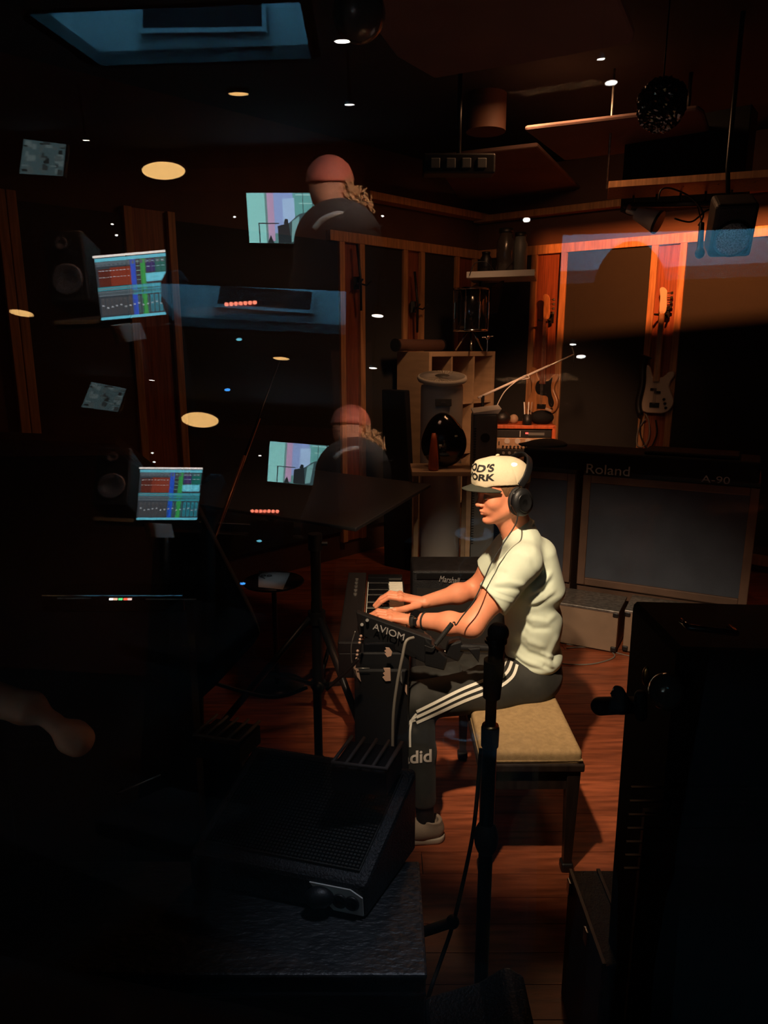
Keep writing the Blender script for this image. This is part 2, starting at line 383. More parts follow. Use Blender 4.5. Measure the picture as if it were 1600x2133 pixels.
def folds(v, q, lines, side=-0.15):      # lines: (pixel polyline, width px, height m); ridges on the side that faces the window
    n = vnormals(v, q); px, py = proj(v); vd = v-CAM; vd /= np.linalg.norm(vd, axis=1, keepdims=True)
    face = np.clip(-(n*vd).sum(1)*3+.2, 0, 1); disp = np.zeros(len(v))
    for pts, wd, am in lines:
        best = np.full(len(v), 1e9); L = 0; tt = np.zeros(len(v)); tot = sum(math.dist(pts[i], pts[i+1]) for i in range(len(pts)-1))
        for i in range(len(pts)-1):
            ax, ay = pts[i]; bx, by = pts[i+1]; l2 = (bx-ax)**2+(by-ay)**2
            t = np.clip(((px-ax)*(bx-ax)+(py-ay)*(by-ay))/l2, 0, 1); dx = px-ax-t*(bx-ax); dy = py-ay-t*(by-ay)
            d = np.sqrt(dx*dx+dy*dy); sel = d < best; best[sel] = d[sel]; tt[sel] = ((L+t*math.sqrt(l2))/tot)[sel]; L += math.sqrt(l2)
        disp += am*np.exp(-(best/wd)**2)*np.minimum(1, np.minimum(tt, 1-tt)*5+.15)
    return v+n*(disp*face)[:, None]

# ================================================================== THE STUDIO SHELL
KC = Vector((0.92, 7.45, 0))
WR = (Vector((0.80, -0.60, 0)), Vector((-0.60, -0.80, 0)))
WL = (Vector((-0.72, -0.694, 0)).normalized(), Vector((0.694, -0.72, 0)).normalized())
def wp(wl, s, z, off=0.0): return KC + wl[0]*s + wl[1]*off + Vector((0, 0, z))
def onwall(wl, px, py, off=0.0):        # (s, z) where that line of sight meets the wall
    r = Vector(ray(px, py)); c = Vector(CAM); p0 = KC+wl[1]*off
    t = (p0-c).dot(wl[1])/r.dot(wl[1]); p = c+r*t; return (p-KC).dot(wl[0]), p.z
def wbox(mb, wl, s0, s1, z0, z1, o0, o1):
    b = [wp(wl, s0, z0, o0), wp(wl, s1, z0, o0), wp(wl, s1, z0, o1), wp(wl, s0, z0, o1)]
    return mb.hexa(b, [p+Vector((0, 0, z1-z0)) for p in b])
CZ = 3.45
def struct(name, mb, m, **k):
    o = mb.build(name, m, **k); o['kind'] = 'structure'; return o
# floor: sub-floor and boards lying side by side
fl = struct('floor', MB().box((0.6, 4.2, -0.06), (9.4, 9.0, 0.1)), blackm)
pw = 0.115; rows = []
y = 0.85; i = 0
plankm = {}
while y < 7.6:
    x = -3.2+(i*1.37 % 1.9); cuts = [-3.2]
    while x < 4.6:
        if x > -3.0: cuts.append(x)
        x += 2.1+(i % 3)*.25
    cuts.append(4.6)
    for a, b in zip(cuts[:-1], cuts[1:]):
        L = round(b-a, 2)
        if L < .05: continue
        if L not in plankm:
            h = MB().box((0, 0, 0), (L-.003, pw-.0025, .012)); o = h.build('floor_board', mwood, fl, bevel=0.0012, seg=1); plankm[L] = o.data; first = o
        else:
            first = bpy.data.objects.new('floor_board', plankm[L]); COL.objects.link(first); first.parent = fl
        first.location = (a+L/2, y+pw/2, -.006-rng.random()*.0006)
    y += pw; i += 1
struct('ceiling', MB().box((0.6, 4.2, CZ+.05), (9.4, 9.0, 0.1)), ceilm)
def wallslab(name, wl, s0, s1, m=wallm):
    return struct(name, wbox(MB(), wl, s0, s1, 0, CZ, -0.12, 0), m)
wr = wallslab('wall_right', WR, -0.15, 3.5); wlf = wallslab('wall_left', WL, -0.15, 4.6)
e1 = wp(WR, 3.5, 0); e2 = wp(WL, 4.6, 0)
struct('wall_right_side', MB().box((e1.x+.06, (e1.y+0.0)/2+.0, CZ/2), (.12, e1.y+.1, CZ)), blackm)
struct('wall_left_side', MB().box((e2.x-.06, (e2.y)/2+.2, CZ/2), (.12, e2.y-.4+.1, CZ)), blackm)

# fabric panels and the wooden uprights between them
ZT = 2.72; ZB = 0.25
def panel(wl, wall, pa, pb, yref):
    sa, _ = onwall(wl, pa, yref); sb, _ = onwall(wl, pb, yref); s0, s1 = min(sa, sb), max(sa, sb)
    o = wbox(MB(), wl, s0, s1, ZB, ZT-.06, 0, .035).build('fabric_panel', fabric, wall)
    return s0, s1
def upright(wl, wall, s0, s1, m1=wframe, m2=wboard):
    o = wbox(MB(), wl, s0, s1, ZB-.1, ZT+.0, 0.0, .02).build('upright_board', m2, wall)
    for a, b in ((s0, s0+.055), (s1-.055, s1)):
        wbox(MB(), wl, a, b, ZB-.1, ZT+.0, 0.02, .055).build('frame_strip', m1, wall, bevel=.004)
R_edges = [onwall(WR, px, 640)[0] for px in (1020, 1108, 1180, 1352, 1424)]
s_ = R_edges
for a, b in ((s_[0]-.15, s_[1]), (s_[2], s_[3]), (s_[4], s_[4]+.95)):
    wbox(MB(), WR, a, b, ZB, ZT-.05, 0, .03).build('fabric_panel', fabric, wr)
upright(WR, wr, s_[1], s_[2]); upright(WR, wr, s_[3], s_[4]); upright(WR, wr, s_[4]+.95, s_[4]+1.3)
wbox(MB(), WR, 0, 3.4, ZT-.05, ZT+.03, .0, .06).build('frame_rail', wframe, wr, bevel=.004)
wbox(MB(), WR, 0, 3.4, ZT+.28, ZT+.34, .0, .10).build('frame_rail', wframe, wr, bevel=.006)
wbox(MB(), WR, 0, 3.4, ZB-.18, ZB-.1, .0, .06).build('frame_rail', wframe, wr, bevel=.004)
L_edges = [onwall(WL, px, 600)[0] for px in (985, 940, 876, 832, 752, 700, 366, 262, 48, 5)]
t_ = L_edges
for a, b in ((t_[1], t_[2]), (t_[3], t_[4]), (t_[5], t_[6]), (t_[7], t_[8])):
    wbox(MB(), WL, a, b, ZB, ZT-.05, 0, .03).build('fabric_panel', fabric, wlf)
for a, b in ((t_[0], t_[1]), (t_[2], t_[3]), (t_[4], t_[5]), (t_[6], t_[7])): upright(WL, wlf, a, b)
upright(WL, wlf, t_[8], min(t_[9], 4.4))
wbox(MB(), WL, 0, t_[5]+.1, ZT-.05, ZT+.03, .0, .06).build('frame_rail', wframe, wlf, bevel=.004)
wbox(MB(), WL, 0, t_[4], ZT+.3, ZT+.36, .0, .12).build('frame_rail', wframe, wlf, bevel=.004)

# wall with the slanted two-pane window, seen from the control room
wd = Vector((0.9771, -0.2128, 0)); wn = Vector((-0.2128, -0.9771, 0))
def wf(s, off, z): return wd*s + Vector((0, 0.56, 0)) - wn*off + Vector((0, 0, z))
def wfbox(mb, s0, s1, z0, z1, o0=-.12, o1=.16):
    b = [wf(s0, o0, z0), wf(s1, o0, z0), wf(s1, o1, z0), wf(s0, o1, z0)]
    return mb.hexa(b, [p+Vector((0, 0, z1-z0)) for p in b])
fw = MB(); wfbox(fw, -3.0, -1.5, 0, CZ); wfbox(fw, 1.5, 4.3, 0, CZ); wfbox(fw, -1.5, 1.5, 0, 1.02); wfbox(fw, -1.5, 1.5, 2.75, CZ)
struct('wall_front', fw, blackm)
def pane(name, n, d, label):
    n = Vector(n); c = []
    for s, z in ((-1.5, 1.03), (1.5, 1.03), (1.5, 2.74), (-1.5, 2.74)):
        x = wd.x*s; c.append(Vector((x, (d-n.x*x-n.z*z)/n.y, z)))
    b = [p-n*.002 for p in c]; t = [p+n*.002 for p in c]
    o = MB().hexa(b, t).build(name, glass); o['kind'] = 'structure'; return o
pane('window_1', NA, DA, ''); pane('window_2', NB, DB, '')
sl = MB(); wfbox(sl, -1.5, 1.5, 1.02, 1.045, -.14, .0); struct('trim_1', sl, wallm, bevel=.004)

# hung ceiling clouds; the first two stand in for ghost reflections
def cloud(pts, z, label):
    P = [G(px, py, z) for px, py in pts]
    o = MB().slab(P, (0, 0, .03)).build('ceiling_cloud', cloudm, bevel=.015)
    return tag(o, label, 'acoustic panel')
cloud([(690, -60), (1270, -60), (1322, 70), (1318, 92), (1180, 118), (905, 165), (826, 120)], 3.15, 'large brown cloud slab for a ghost reflection at the top edge')
cloud([(1092, 272), (1455, 230), (1468, 240), (1483, 290), (1474, 300), (1175, 335)], 3.1, 'smaller brown cloud slab for a ghost reflection behind the crumpled foil ball')
c = cloud([(900, 330), (1120, 305), (1210, 395), (960, 425)], 3.2, 'dim brown acoustic cloud nearest the room corner')
# duct column
a = W(1012, 275, 5.2)
tag(MB().cyl(a, (a.x, a.y, CZ), .13, n=28).build('duct_drum', wallm), 'brown cylinder hanging from the dark ceiling', 'duct')

# ================================================================== BACK OF THE STUDIO
# cube shelving
sB = Vector((.38, 6.20, 0)); su = Vector((.748, .664, 0)); sv = Vector((-.664, .748, 0)); SHH = 1.80
def sp(u, v, z): return sB+su*u+sv*v+Vector((0, 0, z))
def sbox(mb, u0, u1, v0, v1, z0, z1):
    b = [sp(u0, v0, z0), sp(u1, v0, z0), sp(u1, v1, z0), sp(u0, v1, z0)]
    return mb.hexa(b, [p+Vector((0, 0, z1-z0)) for p in b])
sh = thing('cube_shelf', 'tall pale wooden cube shelf standing in the room corner', 'shelf', sp(.43, .2, 0))
SW = .86; nC, nR = 3, 4
for u in (0, SW-.035): sbox(MB(), u, u+.035, 0, .40, 0, SHH).build('side_panel', shelfw, sh, bevel=.002)
for z in (0.0, SHH-.04): sbox(MB(), .035, SW-.035, 0, .40, z, z+.04).build('shelf_board', shelfw, sh, bevel=.002)
for k in range(1, nR): z = k*SHH/nR; sbox(MB(), .035, SW-.035, 0.005, .395, z-.01, z+.01).build('shelf_board', shelfw, sh)
for k in range(1, nC): u = k*SW/nC; sbox(MB(), u-.01, u+.01, 0.005, .395, .04, SHH-.04).build('divider', shelfw, sh)
sbox(MB(), .01, SW-.01, .39, .40, .02, SHH-.02).build('back_panel', shelfw, sh)
cw = SW/nC; rh = SHH/nR
def inshelf(c, r, du=0, dv=0): return sp(cw*(c+.5)+du, .2+dv, rh*r+.01+(.03 if r == 0 else 0))
# things in the shelf
b = inshelf(0, 3); tag(MB().box((b.x, b.y, b.z+.10), (.2, .12, .2), Matrix.Rotation(.726, 3, 'Z')).build('storage_box', casew, bevel=.01), 'small tan box in the upper left cube of the shelf', 'box')
b = inshelf(2, 2); o = MB().lathe([(.05, 0), (.09, .01), (.11, .12), (.09, .22), (.03, .27)], b, n=20).build('cloth_bag', wboard); tag(o, 'dark red cloth bag slumped in a right hand cube of the shelf', 'bag')
b = inshelf(0, 2); t = thing('duffel_bag', 'black duffel bag stuffed into the left cube of the shelf', 'bag', b)
MB().ball((b.x, b.y, b.z+.125), (.12, .12, .125)).build('bag_body', blackm, t); MB().tube(spline([(b.x-.05, b.y-.08, b.z+.2), (b.x-.04, b.y-.1, b.z+.27), (b.x+.04, b.y-.1, b.z+.27), (b.x+.05, b.y-.08, b.z+.2)]), .008).build('handle', black, t)
for k in range(6):
    b = inshelf(1, 1, du=-.09+k*.03); tag(MB().box((b.x, b.y, b.z+.15), (.022, .22, .30), Matrix.Rotation(.726, 3, 'Z')).build('binder', [wboard, casew, blackm][k % 3], bevel=.002), 'upright binder in the middle cube of the shelf', 'binder', 'binders in the shelf')
# rolled case on the shelf
p0, p1 = W(826, 718, 6.3), W(918, 716, 6.75); p0.z = p1.z = SHH+.055
t = thing('rolled_screen', 'dark rolled screen case lying along the shelf top', 'case', ((p0.x+p1.x)/2, (p0.y+p1.y)/2, SHH))
MB().cyl(p0, p1, .05, n=20).build('tube_body', wallm, t); MB().cyl(p1, p1+(p1-p0).normalized()*.02, .055, n=20).build('end_cap', blackm, t); MB().cyl(p0-(p1-p0).normalized()*.02, p0, .055, n=20).build('end_cap', blackm, t)

# drum with chrome hardware standing on the shelf top
dc = W(980, 695, 6.55); dc.z = SHH
t = thing('tom_drum', 'glossy black tom drum with chrome lugs above the cube shelf', 'drum', dc)
db = .17
MB().lathe([(.145, 0), (.15, .005), (.15, .36), (.145, .365)], dc+Vector((0, 0, db)), n=32).build('drum_shell', blackgloss, t)
for z in (0.0, .35): MB().lathe([(.152, 0), (.16, .003), (.16, .018), (.152, .02)], dc+Vector((0, 0, db+z)), n=32).build('drum_hoop', chrome, t)
for k in range(8):
    a = k*math.pi/4+.35; q = dc+Vector((.158*math.cos(a), .158*math.sin(a), 0))
    l = MB().cyl(q+Vector((0, 0, db+.11)), q+Vector((0, 0, db+.25)), .009, n=8).build('lug', chrome, t)
    MB().cyl(q+Vector((0, 0, db+.01)), q+Vector((0, 0, db+.36)), .003, n=6).build('tension_rod', chrome, l)
for k in range(3):
    a = k*2.094+.5; MB().tube([dc+Vector((.03*math.cos(a), .03*math.sin(a), db)), dc+Vector((.14*math.cos(a), .14*math.sin(a), .012))], .008).build('leg', chrome, t)
# little clamp with wing nut at its side
q = W(1016, 703, 6.5)
tag(MB().ball(q, .02).cyl(q, (q.x, q.y, SHH), .008, n=8).cyl(q-Vector((.05, 0, .0)), q+Vector((.05, 0, .01)), .006, n=8).build('drum_clamp', chrome), 'small chrome clamp standing right of the tom drum', 'clamp')

# black panel leaning left of the shelf
P = [W(800, 820, 5.9), W(846, 812, 5.8), W(862, 962, 5.7), W(806, 975, 5.8)]
lp = MB().slab([Vector((-.02, 6.0, 1.50)), Vector((.17, 5.85, 1.50)), Vector((.25, 5.78, 0.0)), Vector((.0, 5.95, 0.0))], (.04, .06, 0)).build('folded_stand_bag', blackm, bevel=.01)
tag(lp, 'tall black fabric case leaning at the left of the shelf', 'case')
# air purifier
b = W(918, 960, 5.0); b.z = 0
t = thing('air_purifier', 'white column air purifier with a round grille on top', 'air purifier', b)
hz = W(922, 792, 5.0).z
MB().lathe([(.13, 0.0), (.14, .01), (.145, .03), (.145, hz-.05), (.14, hz-.03)], b, n=36).build('body', whitep, t)
tax = Vector((0, -.20, 1)).normalized(); Mt = frame(tax); tc_ = b+Vector((0, 0, hz-.005))
MB().lathe([(.12, 0), (.165, .004), (.172, .018), (.168, .032), (.155, .036), (.150, .030)], tc_, tax, 40).build('top_ring', white, t)
MB().lathe([(.03, .026), (.05, .034), (.05, .038)], tc_, tax, 20).build('hub', greyp, t)
mb = MB()
for k in range(48):
    a = k*math.pi/24; d = Vector((math.cos(a), math.sin(a), 0)); tn = Vector((-d.y, d.x, 0))*.05
    mb.tube([tc_+Mt@(d*.045+Vector((0, 0, .036))), tc_+Mt@(d*.148+tn+Vector((0, 0, .036)))], .0022, 4)
g = mb.build('grille', whitep, t)
q = b+Vector((0, -.147, hz-.14)); MB().box(q, (.11, .01, .05)).build('display', greyp, t, bevel=.004)
text('lettering', 'AIR', .02, q+Vector((0, -.0062, 0)), (1, 0, 0), (0, 0, 1), greyprint, t)

# grey tower heater
b = W(1003, 1060, 4.7); b.z = 0; zt = W(1003, 858, 4.7).z
t = thing('tower_heater', 'slim dark grey tower heater with a perforated side, behind the seated man', 'heater', b)
MB().box(b+Vector((0, 0, zt/2+.02)), (.16, .14, zt-.04)).build('body', greyp, t, bevel=.02, seg=3)
MB().lathe([(.12, 0), (.125, .01), (.12, .02)], b, n=30).build('foot', greyp, t)
MB().hexa([b+Vector((-.08, -.07, zt-.01)), b+Vector((.08, -.07, zt-.005)), b+Vector((.08, .07, zt+.02)), b+Vector((-.08, .07, zt+.01))], [b+Vector((-.08, -.07, zt+.0)), b+Vector((.1, -.07, zt+.025)), b+Vector((.1, .07, zt+.04)), b+Vector((-.08, .07, zt+.02))]).build('top_plate', whitep, t)
MB().cyl(b+Vector((-.0, -.0715, zt-.16)), b+Vector((0, -.073, zt-.16)), .03, n=20).build('dial', black, t)
mb = MB()
for k in range(46): mb.box(b+Vector((-.066, -.0712, zt-.1-k*.017)), (.016, .003, .005))
v = mb.build('vent_slots', black, t); v['kind'] = 'stuff'

# ------------------------------------------------------------------ wall shelf with bottles, top centre
q0 = W(972, 566, 6.2); q1 = W(1114, 572, 6.0)
t = thing('wall_shelf', 'white shelf board high in the room corner', 'shelf', ((q0.x+q1.x)/2, (q0.y+q1.y)/2, q0.z-.02))
b_ = [q0, q1, q1+Vector((.12, .5, 0)), q0+Vector((.12, .5, 0))]
for p in b_: p.z = q0.z
MB().slab(b_, (0, 0, -.05)).build('board', whitep, t, bevel=.003)
m_ = (q1*.45+q0*.55)+Vector((.15, .25, -.05))
for s in (0, .35):
    a = q0.lerp(q1, .15+s)+Vector((.08, .35, -.05)); MB().hexa([a+Vector((-.01, -.01, 0)), a+Vector((.01, -.01, 0)), a+Vector((.01, .6, 0)), a+Vector((-.01, .6, 0))], [a+Vector((-.01, .3, -.25)), a+Vector((.01, .3, -.25)), a+Vector((.01, .6, -.25)), a+Vector((-.01, .6, -.25))]).build('bracket_shape', bmetal, t)
def bottle(px, h, r, m, label, Y=6.25, nm='jar'):
    b = W(px, 560, Y); b.z = q0.z
    t = thing(nm, label, 'jar', b)
    MB().lathe([(r*.8, 0), (r, .01), (r, h*.7), (r*.75, h*.8), (r*.7, h*.92)], b, n=20).build('jar_body', m, t)
    MB().lathe([(r*.78, 0), (r*.8, .004), (r*.78, h*.1)], b+Vector((0, 0, h*.9)), n=20).build('lid', black, t)
bottle(1052, .34, .075, glob, 'dark wide canister on the white corner shelf'); bottle(1082, .31, .06, greyp, 'grey canister right of the wide canister on the corner shelf'); bottle(1012, .16, .045, black, 'small black canister at the left end of the corner shelf')
pts = [W(978, 574, 6.15), W(990, 548, 6.15), W(1015, 547, 6.15), W(1030, 565, 6.15), W(1045, 577, 6.12), W(1056, 560, 6.15), W(1070, 545, 6.18)]
tag(MB().tube(spline(pts), .004, 6).build('cable', black), 'thin black cable looping over the white corner shelf', 'cable')

# ------------------------------------------------------------------ basses on the wall
def closed(pts, n=5):
    P = [Vector((*p, 0)) for p in pts]; N = len(P); out = []
    for i in range(N):
        a, b, c, d = P[i-1], P[i], P[(i+1) % N], P[(i+2) % N]
        for k in range(n):
            t = k/n; out.append(.5*((2*b)+(c-a)*t+(2*a-5*b+4*c-d)*t*t+(3*b-a-3*c+d)*t**3))
    return [(p.x, p.y) for p in out]
BASS = closed([(0, 0), (.09, .005), (.15, .05), (.168, .12), (.145, .19), (.118, .25), (.128, .31), (.158, .36), (.145, .395), (.10, .39), (.072, .355), (.035, .34), (-.035, .34), (-.06, .38), (-.085, .44), (-.13, .465), (-.158, .43), (-.145, .36), (-.125, .29), (-.125, .22), (-.155, .15), (-.168, .09), (-.14, .035), (-.08, .003)])
def bass(wl, px, py_bot, py_top, bodym, guardm, guard, label, label2):
    s0, zb = onwall(wl, px, py_bot, .1); _, zt = onwall(wl, px+8, py_top, .1)
    k = (zt-zb)/1.17
    def q(x, y, o): return wp(wl, s0+x*k*1.0, zb+y*k, o)
    t = thing('bass_guitar', label, 'bass guitar', q(0, 0, .08))
    nv = wl[1]
    def plate(pts, o0, th, nm, m, par, bv=0):
        return MB().slab([q(x, y, o0+th) for x, y in pts], -nv*th).build(nm, m, par, bevel=bv)
    bd = plate(BASS, .08, .042, 'body', bodym, t, .008)
    plate(guard, .1215, .004, 'pickguard', guardm, t)
    nk = plate([(-.03, .30), (.03, .30), (.021, .93), (-.021, .93)], .115, .03, 'neck', wboard if guardm is black else wframe, t, .003)
    hd = plate(closed([(-.022, .93), (.022, .93), (.035, .98), (.03, 1.06), (.025, 1.13), (-.01, 1.165), (-.04, 1.15), (-.03, 1.08), (-.03, 1.0)]), .11, .018, 'headstock', bodym, t, .002)
    for i in range(4):
        y = .985+i*.042; a = q(.03, y, .118); b = q(.062, y, .118)
        pg = MB().cyl(a, b, .004*k, n=6).build('tuning_peg', chrome, hd)
        pg2 = MB().box(q(.07, y, .118), (.018, .018, .022)).build('peg_button', black, hd, bevel=.003)
        plate([(-.012+i*.008-.001, .09), (-.012+i*.008+.001, .09), (-.012+i*.008+.0008, .95), (-.012+i*.008-.0008, .95)], .146, .0015, 'string', steel, t)
    plate([(-.045, .055), (.045, .055), (.045, .10), (-.045, .10)], .122, .018, 'bridge', black, t, .002)
    for x, y in ((-.02, .225), (.018, .20)): plate([(x-.03, y-.012), (x+.03, y-.012), (x+.03, y+.012), (x-.03, y+.012)], .1235, .012, 'pickup', black, t, .003)
    for i in range(3):
        c = q(.085+i*.012, .135-i*.04, .122); MB().cyl(c, c+nv*.014, .011, n=14).build('knob', black, t)
    hy = .95
    h = thing('guitar_hanger', label2, 'hanger', q(0, hy, 0))
    MB().slab([q(-.05, hy-.06, .075), q(.05, hy-.06, .075), q(.05, hy+.05, .075), q(-.05, hy+.05, .075)], -nv*.018).build('wall_plate', blackm, h)
    for sx in (-1, 1): MB().tube([q(sx*.02, hy-.03, .07), q(sx*.045, hy-.03, .12), q(sx*.05, hy-.03, .175)], .009, 8).build('hook_arm', black, h)
JG = closed([(-.05, .33), (.05, .33), (.10, .37), (.09, .28), (.10, .2), (.13, .12), (.11, .07), (.075, .1), (.06, .17), (.02, .19), (-.05, .2), (-.08, .26)])
PG = closed([(-.04, .335), (.04, .335), (.085, .365), (.075, .28), (.03, .24), (-.04, .25), (-.08, .28)])
bass(WR, 1130, 862, 612, bassnat, black, JG, 'natural wood bass guitar with black pickguard hanging behind the boom arm', 'black hanger holding the natural wood bass')
bass(WR, 1364, 860, 598, basswhite, basswhite, PG, 'cream white bass guitar hanging on the wooden post at right', 'black hanger holding the cream white bass')
# cables hanging under the white bass, strap beside it
def wloop(pxs, m, r, name, label, cat='cable', off=.09):
    pts = []
    for px, py in pxs:
        s, z = onwall(WR, px, py, off); pts.append(wp(WR, s, z, off))
    tag(MB().tube(spline(pts), r, 6).build(name, m), label, cat)
wloop([(1345, 872), (1330, 895), (1327, 925), (1340, 930), (1352, 910), (1352, 880), (1345, 862)], cablem, .006, 'hanging_cable', 'coiled grey cable hanging below the cream white bass')
wloop([(1366, 875), (1368, 905), (1352, 935), (1334, 905), (1336, 870)], black, .007, 'hanging_cable', 'black cable loop hanging below the cream white bass')
s0, z0 = onwall(WR, 1342, 742, .15)
st = MB().tube(spline([wp(WR, *onwall(WR, a, b, .15), .15) for a, b in ((1347, 742), (1340, 760), (1338, 800), (1330, 840), (1334, 865))]), [.05, .045]+[.028]*29+[.02]*2, 10).build('guitar_strap', black)
tag(st, 'black strap hanging at the left of the cream white bass', 'strap')
# hangers on the left wall
for px, py, lab in ((740, 590, 'black hook on the red upright left of the dark panel'), (858, 640, 'black hook with folded stand between two wall panels')):
    s, z = onwall(WL, px, py, .05)
    t = thing('wall_hook', lab, 'hook', wp(WL, s, z, .02))
    MB().box(wp(WL, s, z, .065), (.05, .05, .10)).build('wall_plate', black, t, bevel=.005)
    for a in (-.05, .05): MB().tube([wp(WL, s, z, .08), wp(WL, s+a, z-.02, .14), wp(WL, s+a, z+.02, .2)], .008, 6).build('hook_arm', black, t)
    MB().tube([wp(WL, s+.03, z+.30, .11), wp(WL, s+.01, z+.02, .13), wp(WL, s-.02, z-.22, .1)], .012, 6).build('stand_tube', black, t)

# ------------------------------------------------------------------ rack in cherry wood with gear, on a black stand
cR = W(1088, 1000, 5.4); RWd = .46
rt = W(1088, 886, 5.4).z; rb = rt-.42
t = thing('wooden_rack', 'orange cherry wood equipment rack glowing behind the man\'s cap', 'rack', (cR.x, 5.4, rb))
yaw = Matrix.Rotation(R(-4), 3, 'Z'); c0 = Vector((cR.x, 5.4, 0))
def rk(x, y, z): return c0+yaw@Vector((x, y, 0))+Vector((0, 0, z))
for x in (-RWd/2+.012, RWd/2-.012): MB().box(rk(x, .15, (rt+rb)/2), (.026, .32, rt-rb), yaw).build('side_board', redwood, t, bevel=.003)
MB().box(rk(0, .15, rt-.012), (RWd, .32, .026), yaw).build('top_board', redwood, t, bevel=.003)
MB().box(rk(0, .15, rb+.012), (RWd-.05, .32, .024), yaw).build('bottom_board', redwood, t)
uz = rt-.035
def unit(h, m, nm='rack_unit'):
    global uz
    o = MB().box(rk(0, .15, uz-h/2), (RWd-.056, .28, h-.004), yaw).build(nm, m, t, bevel=.002); uz -= h; return o, uz+h/2
o, z = unit(.06, black); MB().box(rk(-.03, .008, z), (.006, .006, .045), yaw).build('rack_seam', whitep, o)
MB().box(rk(.02, .008, z+.005), (.02, .004, .01), yaw).build('red_display', redled, o); MB().box(rk(.09, .008, z), (.12, .003, .02), yaw).build('screen', greyp, o)
o, z = unit(.085, goldp)
for k in range(4):
    MB().cyl(rk(-.125+k*.078, .010, z+.018), rk(-.125+k*.078, .004, z+.018), .021, n=18).build('meter', paleprint, o)
for k in range(12):
    MB().cyl(rk(-.155+k*.028, .010, z-.022), rk(-.155+k*.028, -.008, z-.022), .0075, n=10).build('knob', chrome if k % 2 else black, o)
MB().box(rk(-.185, .008, z), (.008, .004, .03), yaw).build('switch', black, o)
for r_ in range(3):
    o, z = unit(.06, black if r_ != 1 else greyp)
    for k in range(5): MB().cyl(rk(-.15+k*.045, .010, z), rk(-.15+k*.045, -.004, z), .011, n=12).build('knob', steel, o)
    MB().box(rk(.13, .008, z), (.05, .004, .018), yaw).build('label_strip', paleprint, o)
st_ = MB().box((cR.x, 5.56, rb/2-.002), (.44, .3, rb-.004)).build('rack_plinth', tolex, bevel=.01); tag(st_, 'black box under the orange wooden rack', 'box')
# clutter on the rack
def onrack(dx, dy=.12): return rk(dx, dy, rt+.001)
q = onrack(-.07); tag(MB().ball(q+Vector((0, 0, .035)), .035).build('wooden_ball', casew), 'small round tan object on the wooden rack', 'ball')
q = onrack(.02, .02); mg = thing('drumstick_mug', 'dark mug with pale drumsticks on the wooden rack', 'mug', q)
MB().lathe([(.03, 0), (.035, .005), (.035, .08)], q, n=18).build('mug_body', black, mg)
for dx, m in ((-.015, whitep), (.004, whitep), (.018, casew)): MB().cyl(q+Vector((dx, 0, .01)), q+Vector((dx*1.8, .01, .17)), .005, n=8).build('drumstick', m, mg)
q = onrack(.14, .1); tag(MB().ball(q+Vector((0, 0, .05)), (.09, .07, .055)).build('black_pouch', blackm), 'soft black pouch at the right end of the rack top', 'pouch')
q = onrack(-.16, .1); tag(MB().ball(q+Vector((0, 0, .045)), (.065, .06, .05)).build('black_cloth', black), 'crumpled black cloth at the left end of the rack top', 'cloth')
q = onrack(.17, .05); tag(MB().box(q+Vector((.0, -.03, .115)), (.05, .02, .02), Matrix.Rotation(.4, 3, 'Y')).build('small_tin', casew, bevel=.004), 'small tan tin resting on the black pouch', 'tin')

# ------------------------------------------------------------------ framed cabinets, the long keyboard on them, tan cases in front
kL = W(1098, 975, 4.75); kR = W(1560, 1015, 4.15)
ud = (Vector((kR.x, kR.y, 0))-Vector((kL.x, kL.y, 0))); UL = ud.length; ud.normalize(); vd_ = Vector((-ud.y, ud.x, 0))
def kp(u, v, z): return Vector((kL.x, kL.y, 0))+ud*u+vd_*v+Vector((0, 0, z))
def kbox(mb, u0, u1, v0, v1, z0, z1):
    b = [kp(u0, v0, z0), kp(u1, v0, z0), kp(u1, v1, z0), kp(u0, v1, z0)]
    return mb.hexa(b, [p+Vector((0, 0, z1-z0)) for p in b])
def uat(px, v=0.0):                      # u where a line of sight crosses the front plane
    r = Vector(ray(px, 1100)); p0 = kp(0, v, 0); t = (p0-Vector(CAM)).dot(vd_)/r.dot(vd_); return (Vector(CAM)+r*t-kp(0, v, 0)).dot(ud)
ZK = 1.07
for px0, px1, lab in ((1040, 1192, 'grey fabric fronted cabinet with a thin wood frame behind the man\'s back'), (1208, 1575, 'wide grey fabric fronted cabinet with a thin wood frame under the keyboard')):
    u0, u1 = uat(px0), uat(px1)
    t = thing('framed_cabinet', lab, 'cabinet', kp((u0+u1)/2, .2, 0))
    kbox(MB(), u0, u1, .03, .5, 0, ZK-.002).build('cabinet_body', framed, t)
    z0, z1 = .30, ZK-.03
    kbox(MB(), u0+.05, u1-.05, .012, .03, z0+.05, z1-.05).build('fabric_front', gfabric, t)
    for a in ((u0, u0+.05, z0, z1), (u1-.05, u1, z0, z1)): kbox(MB(), a[0], a[1], .0, .03, a[2], a[3]).build('frame_strip', framed, t, bevel=.005)
    for a in ((z0, z0+.05), (z1-.05, z1)): kbox(MB(), u0+.05, u1-.05, .0, .03, *a).build('frame_strip', framed, t, bevel=.005)
t = thing('stage_keyboard', 'long black stage keyboard seen from behind with Roland lettering', 'keyboard', kp(UL/2, .1, ZK))
kbox(MB(), -.02, UL+.05, -.03, .30, ZK, ZK+.125).build('body', blackm, t, bevel=.012)
kbox(MB(), UL*.55, UL*.95, .0, .25, ZK+.125, ZK+.15).build('top_cover', blackm, t, bevel=.01)
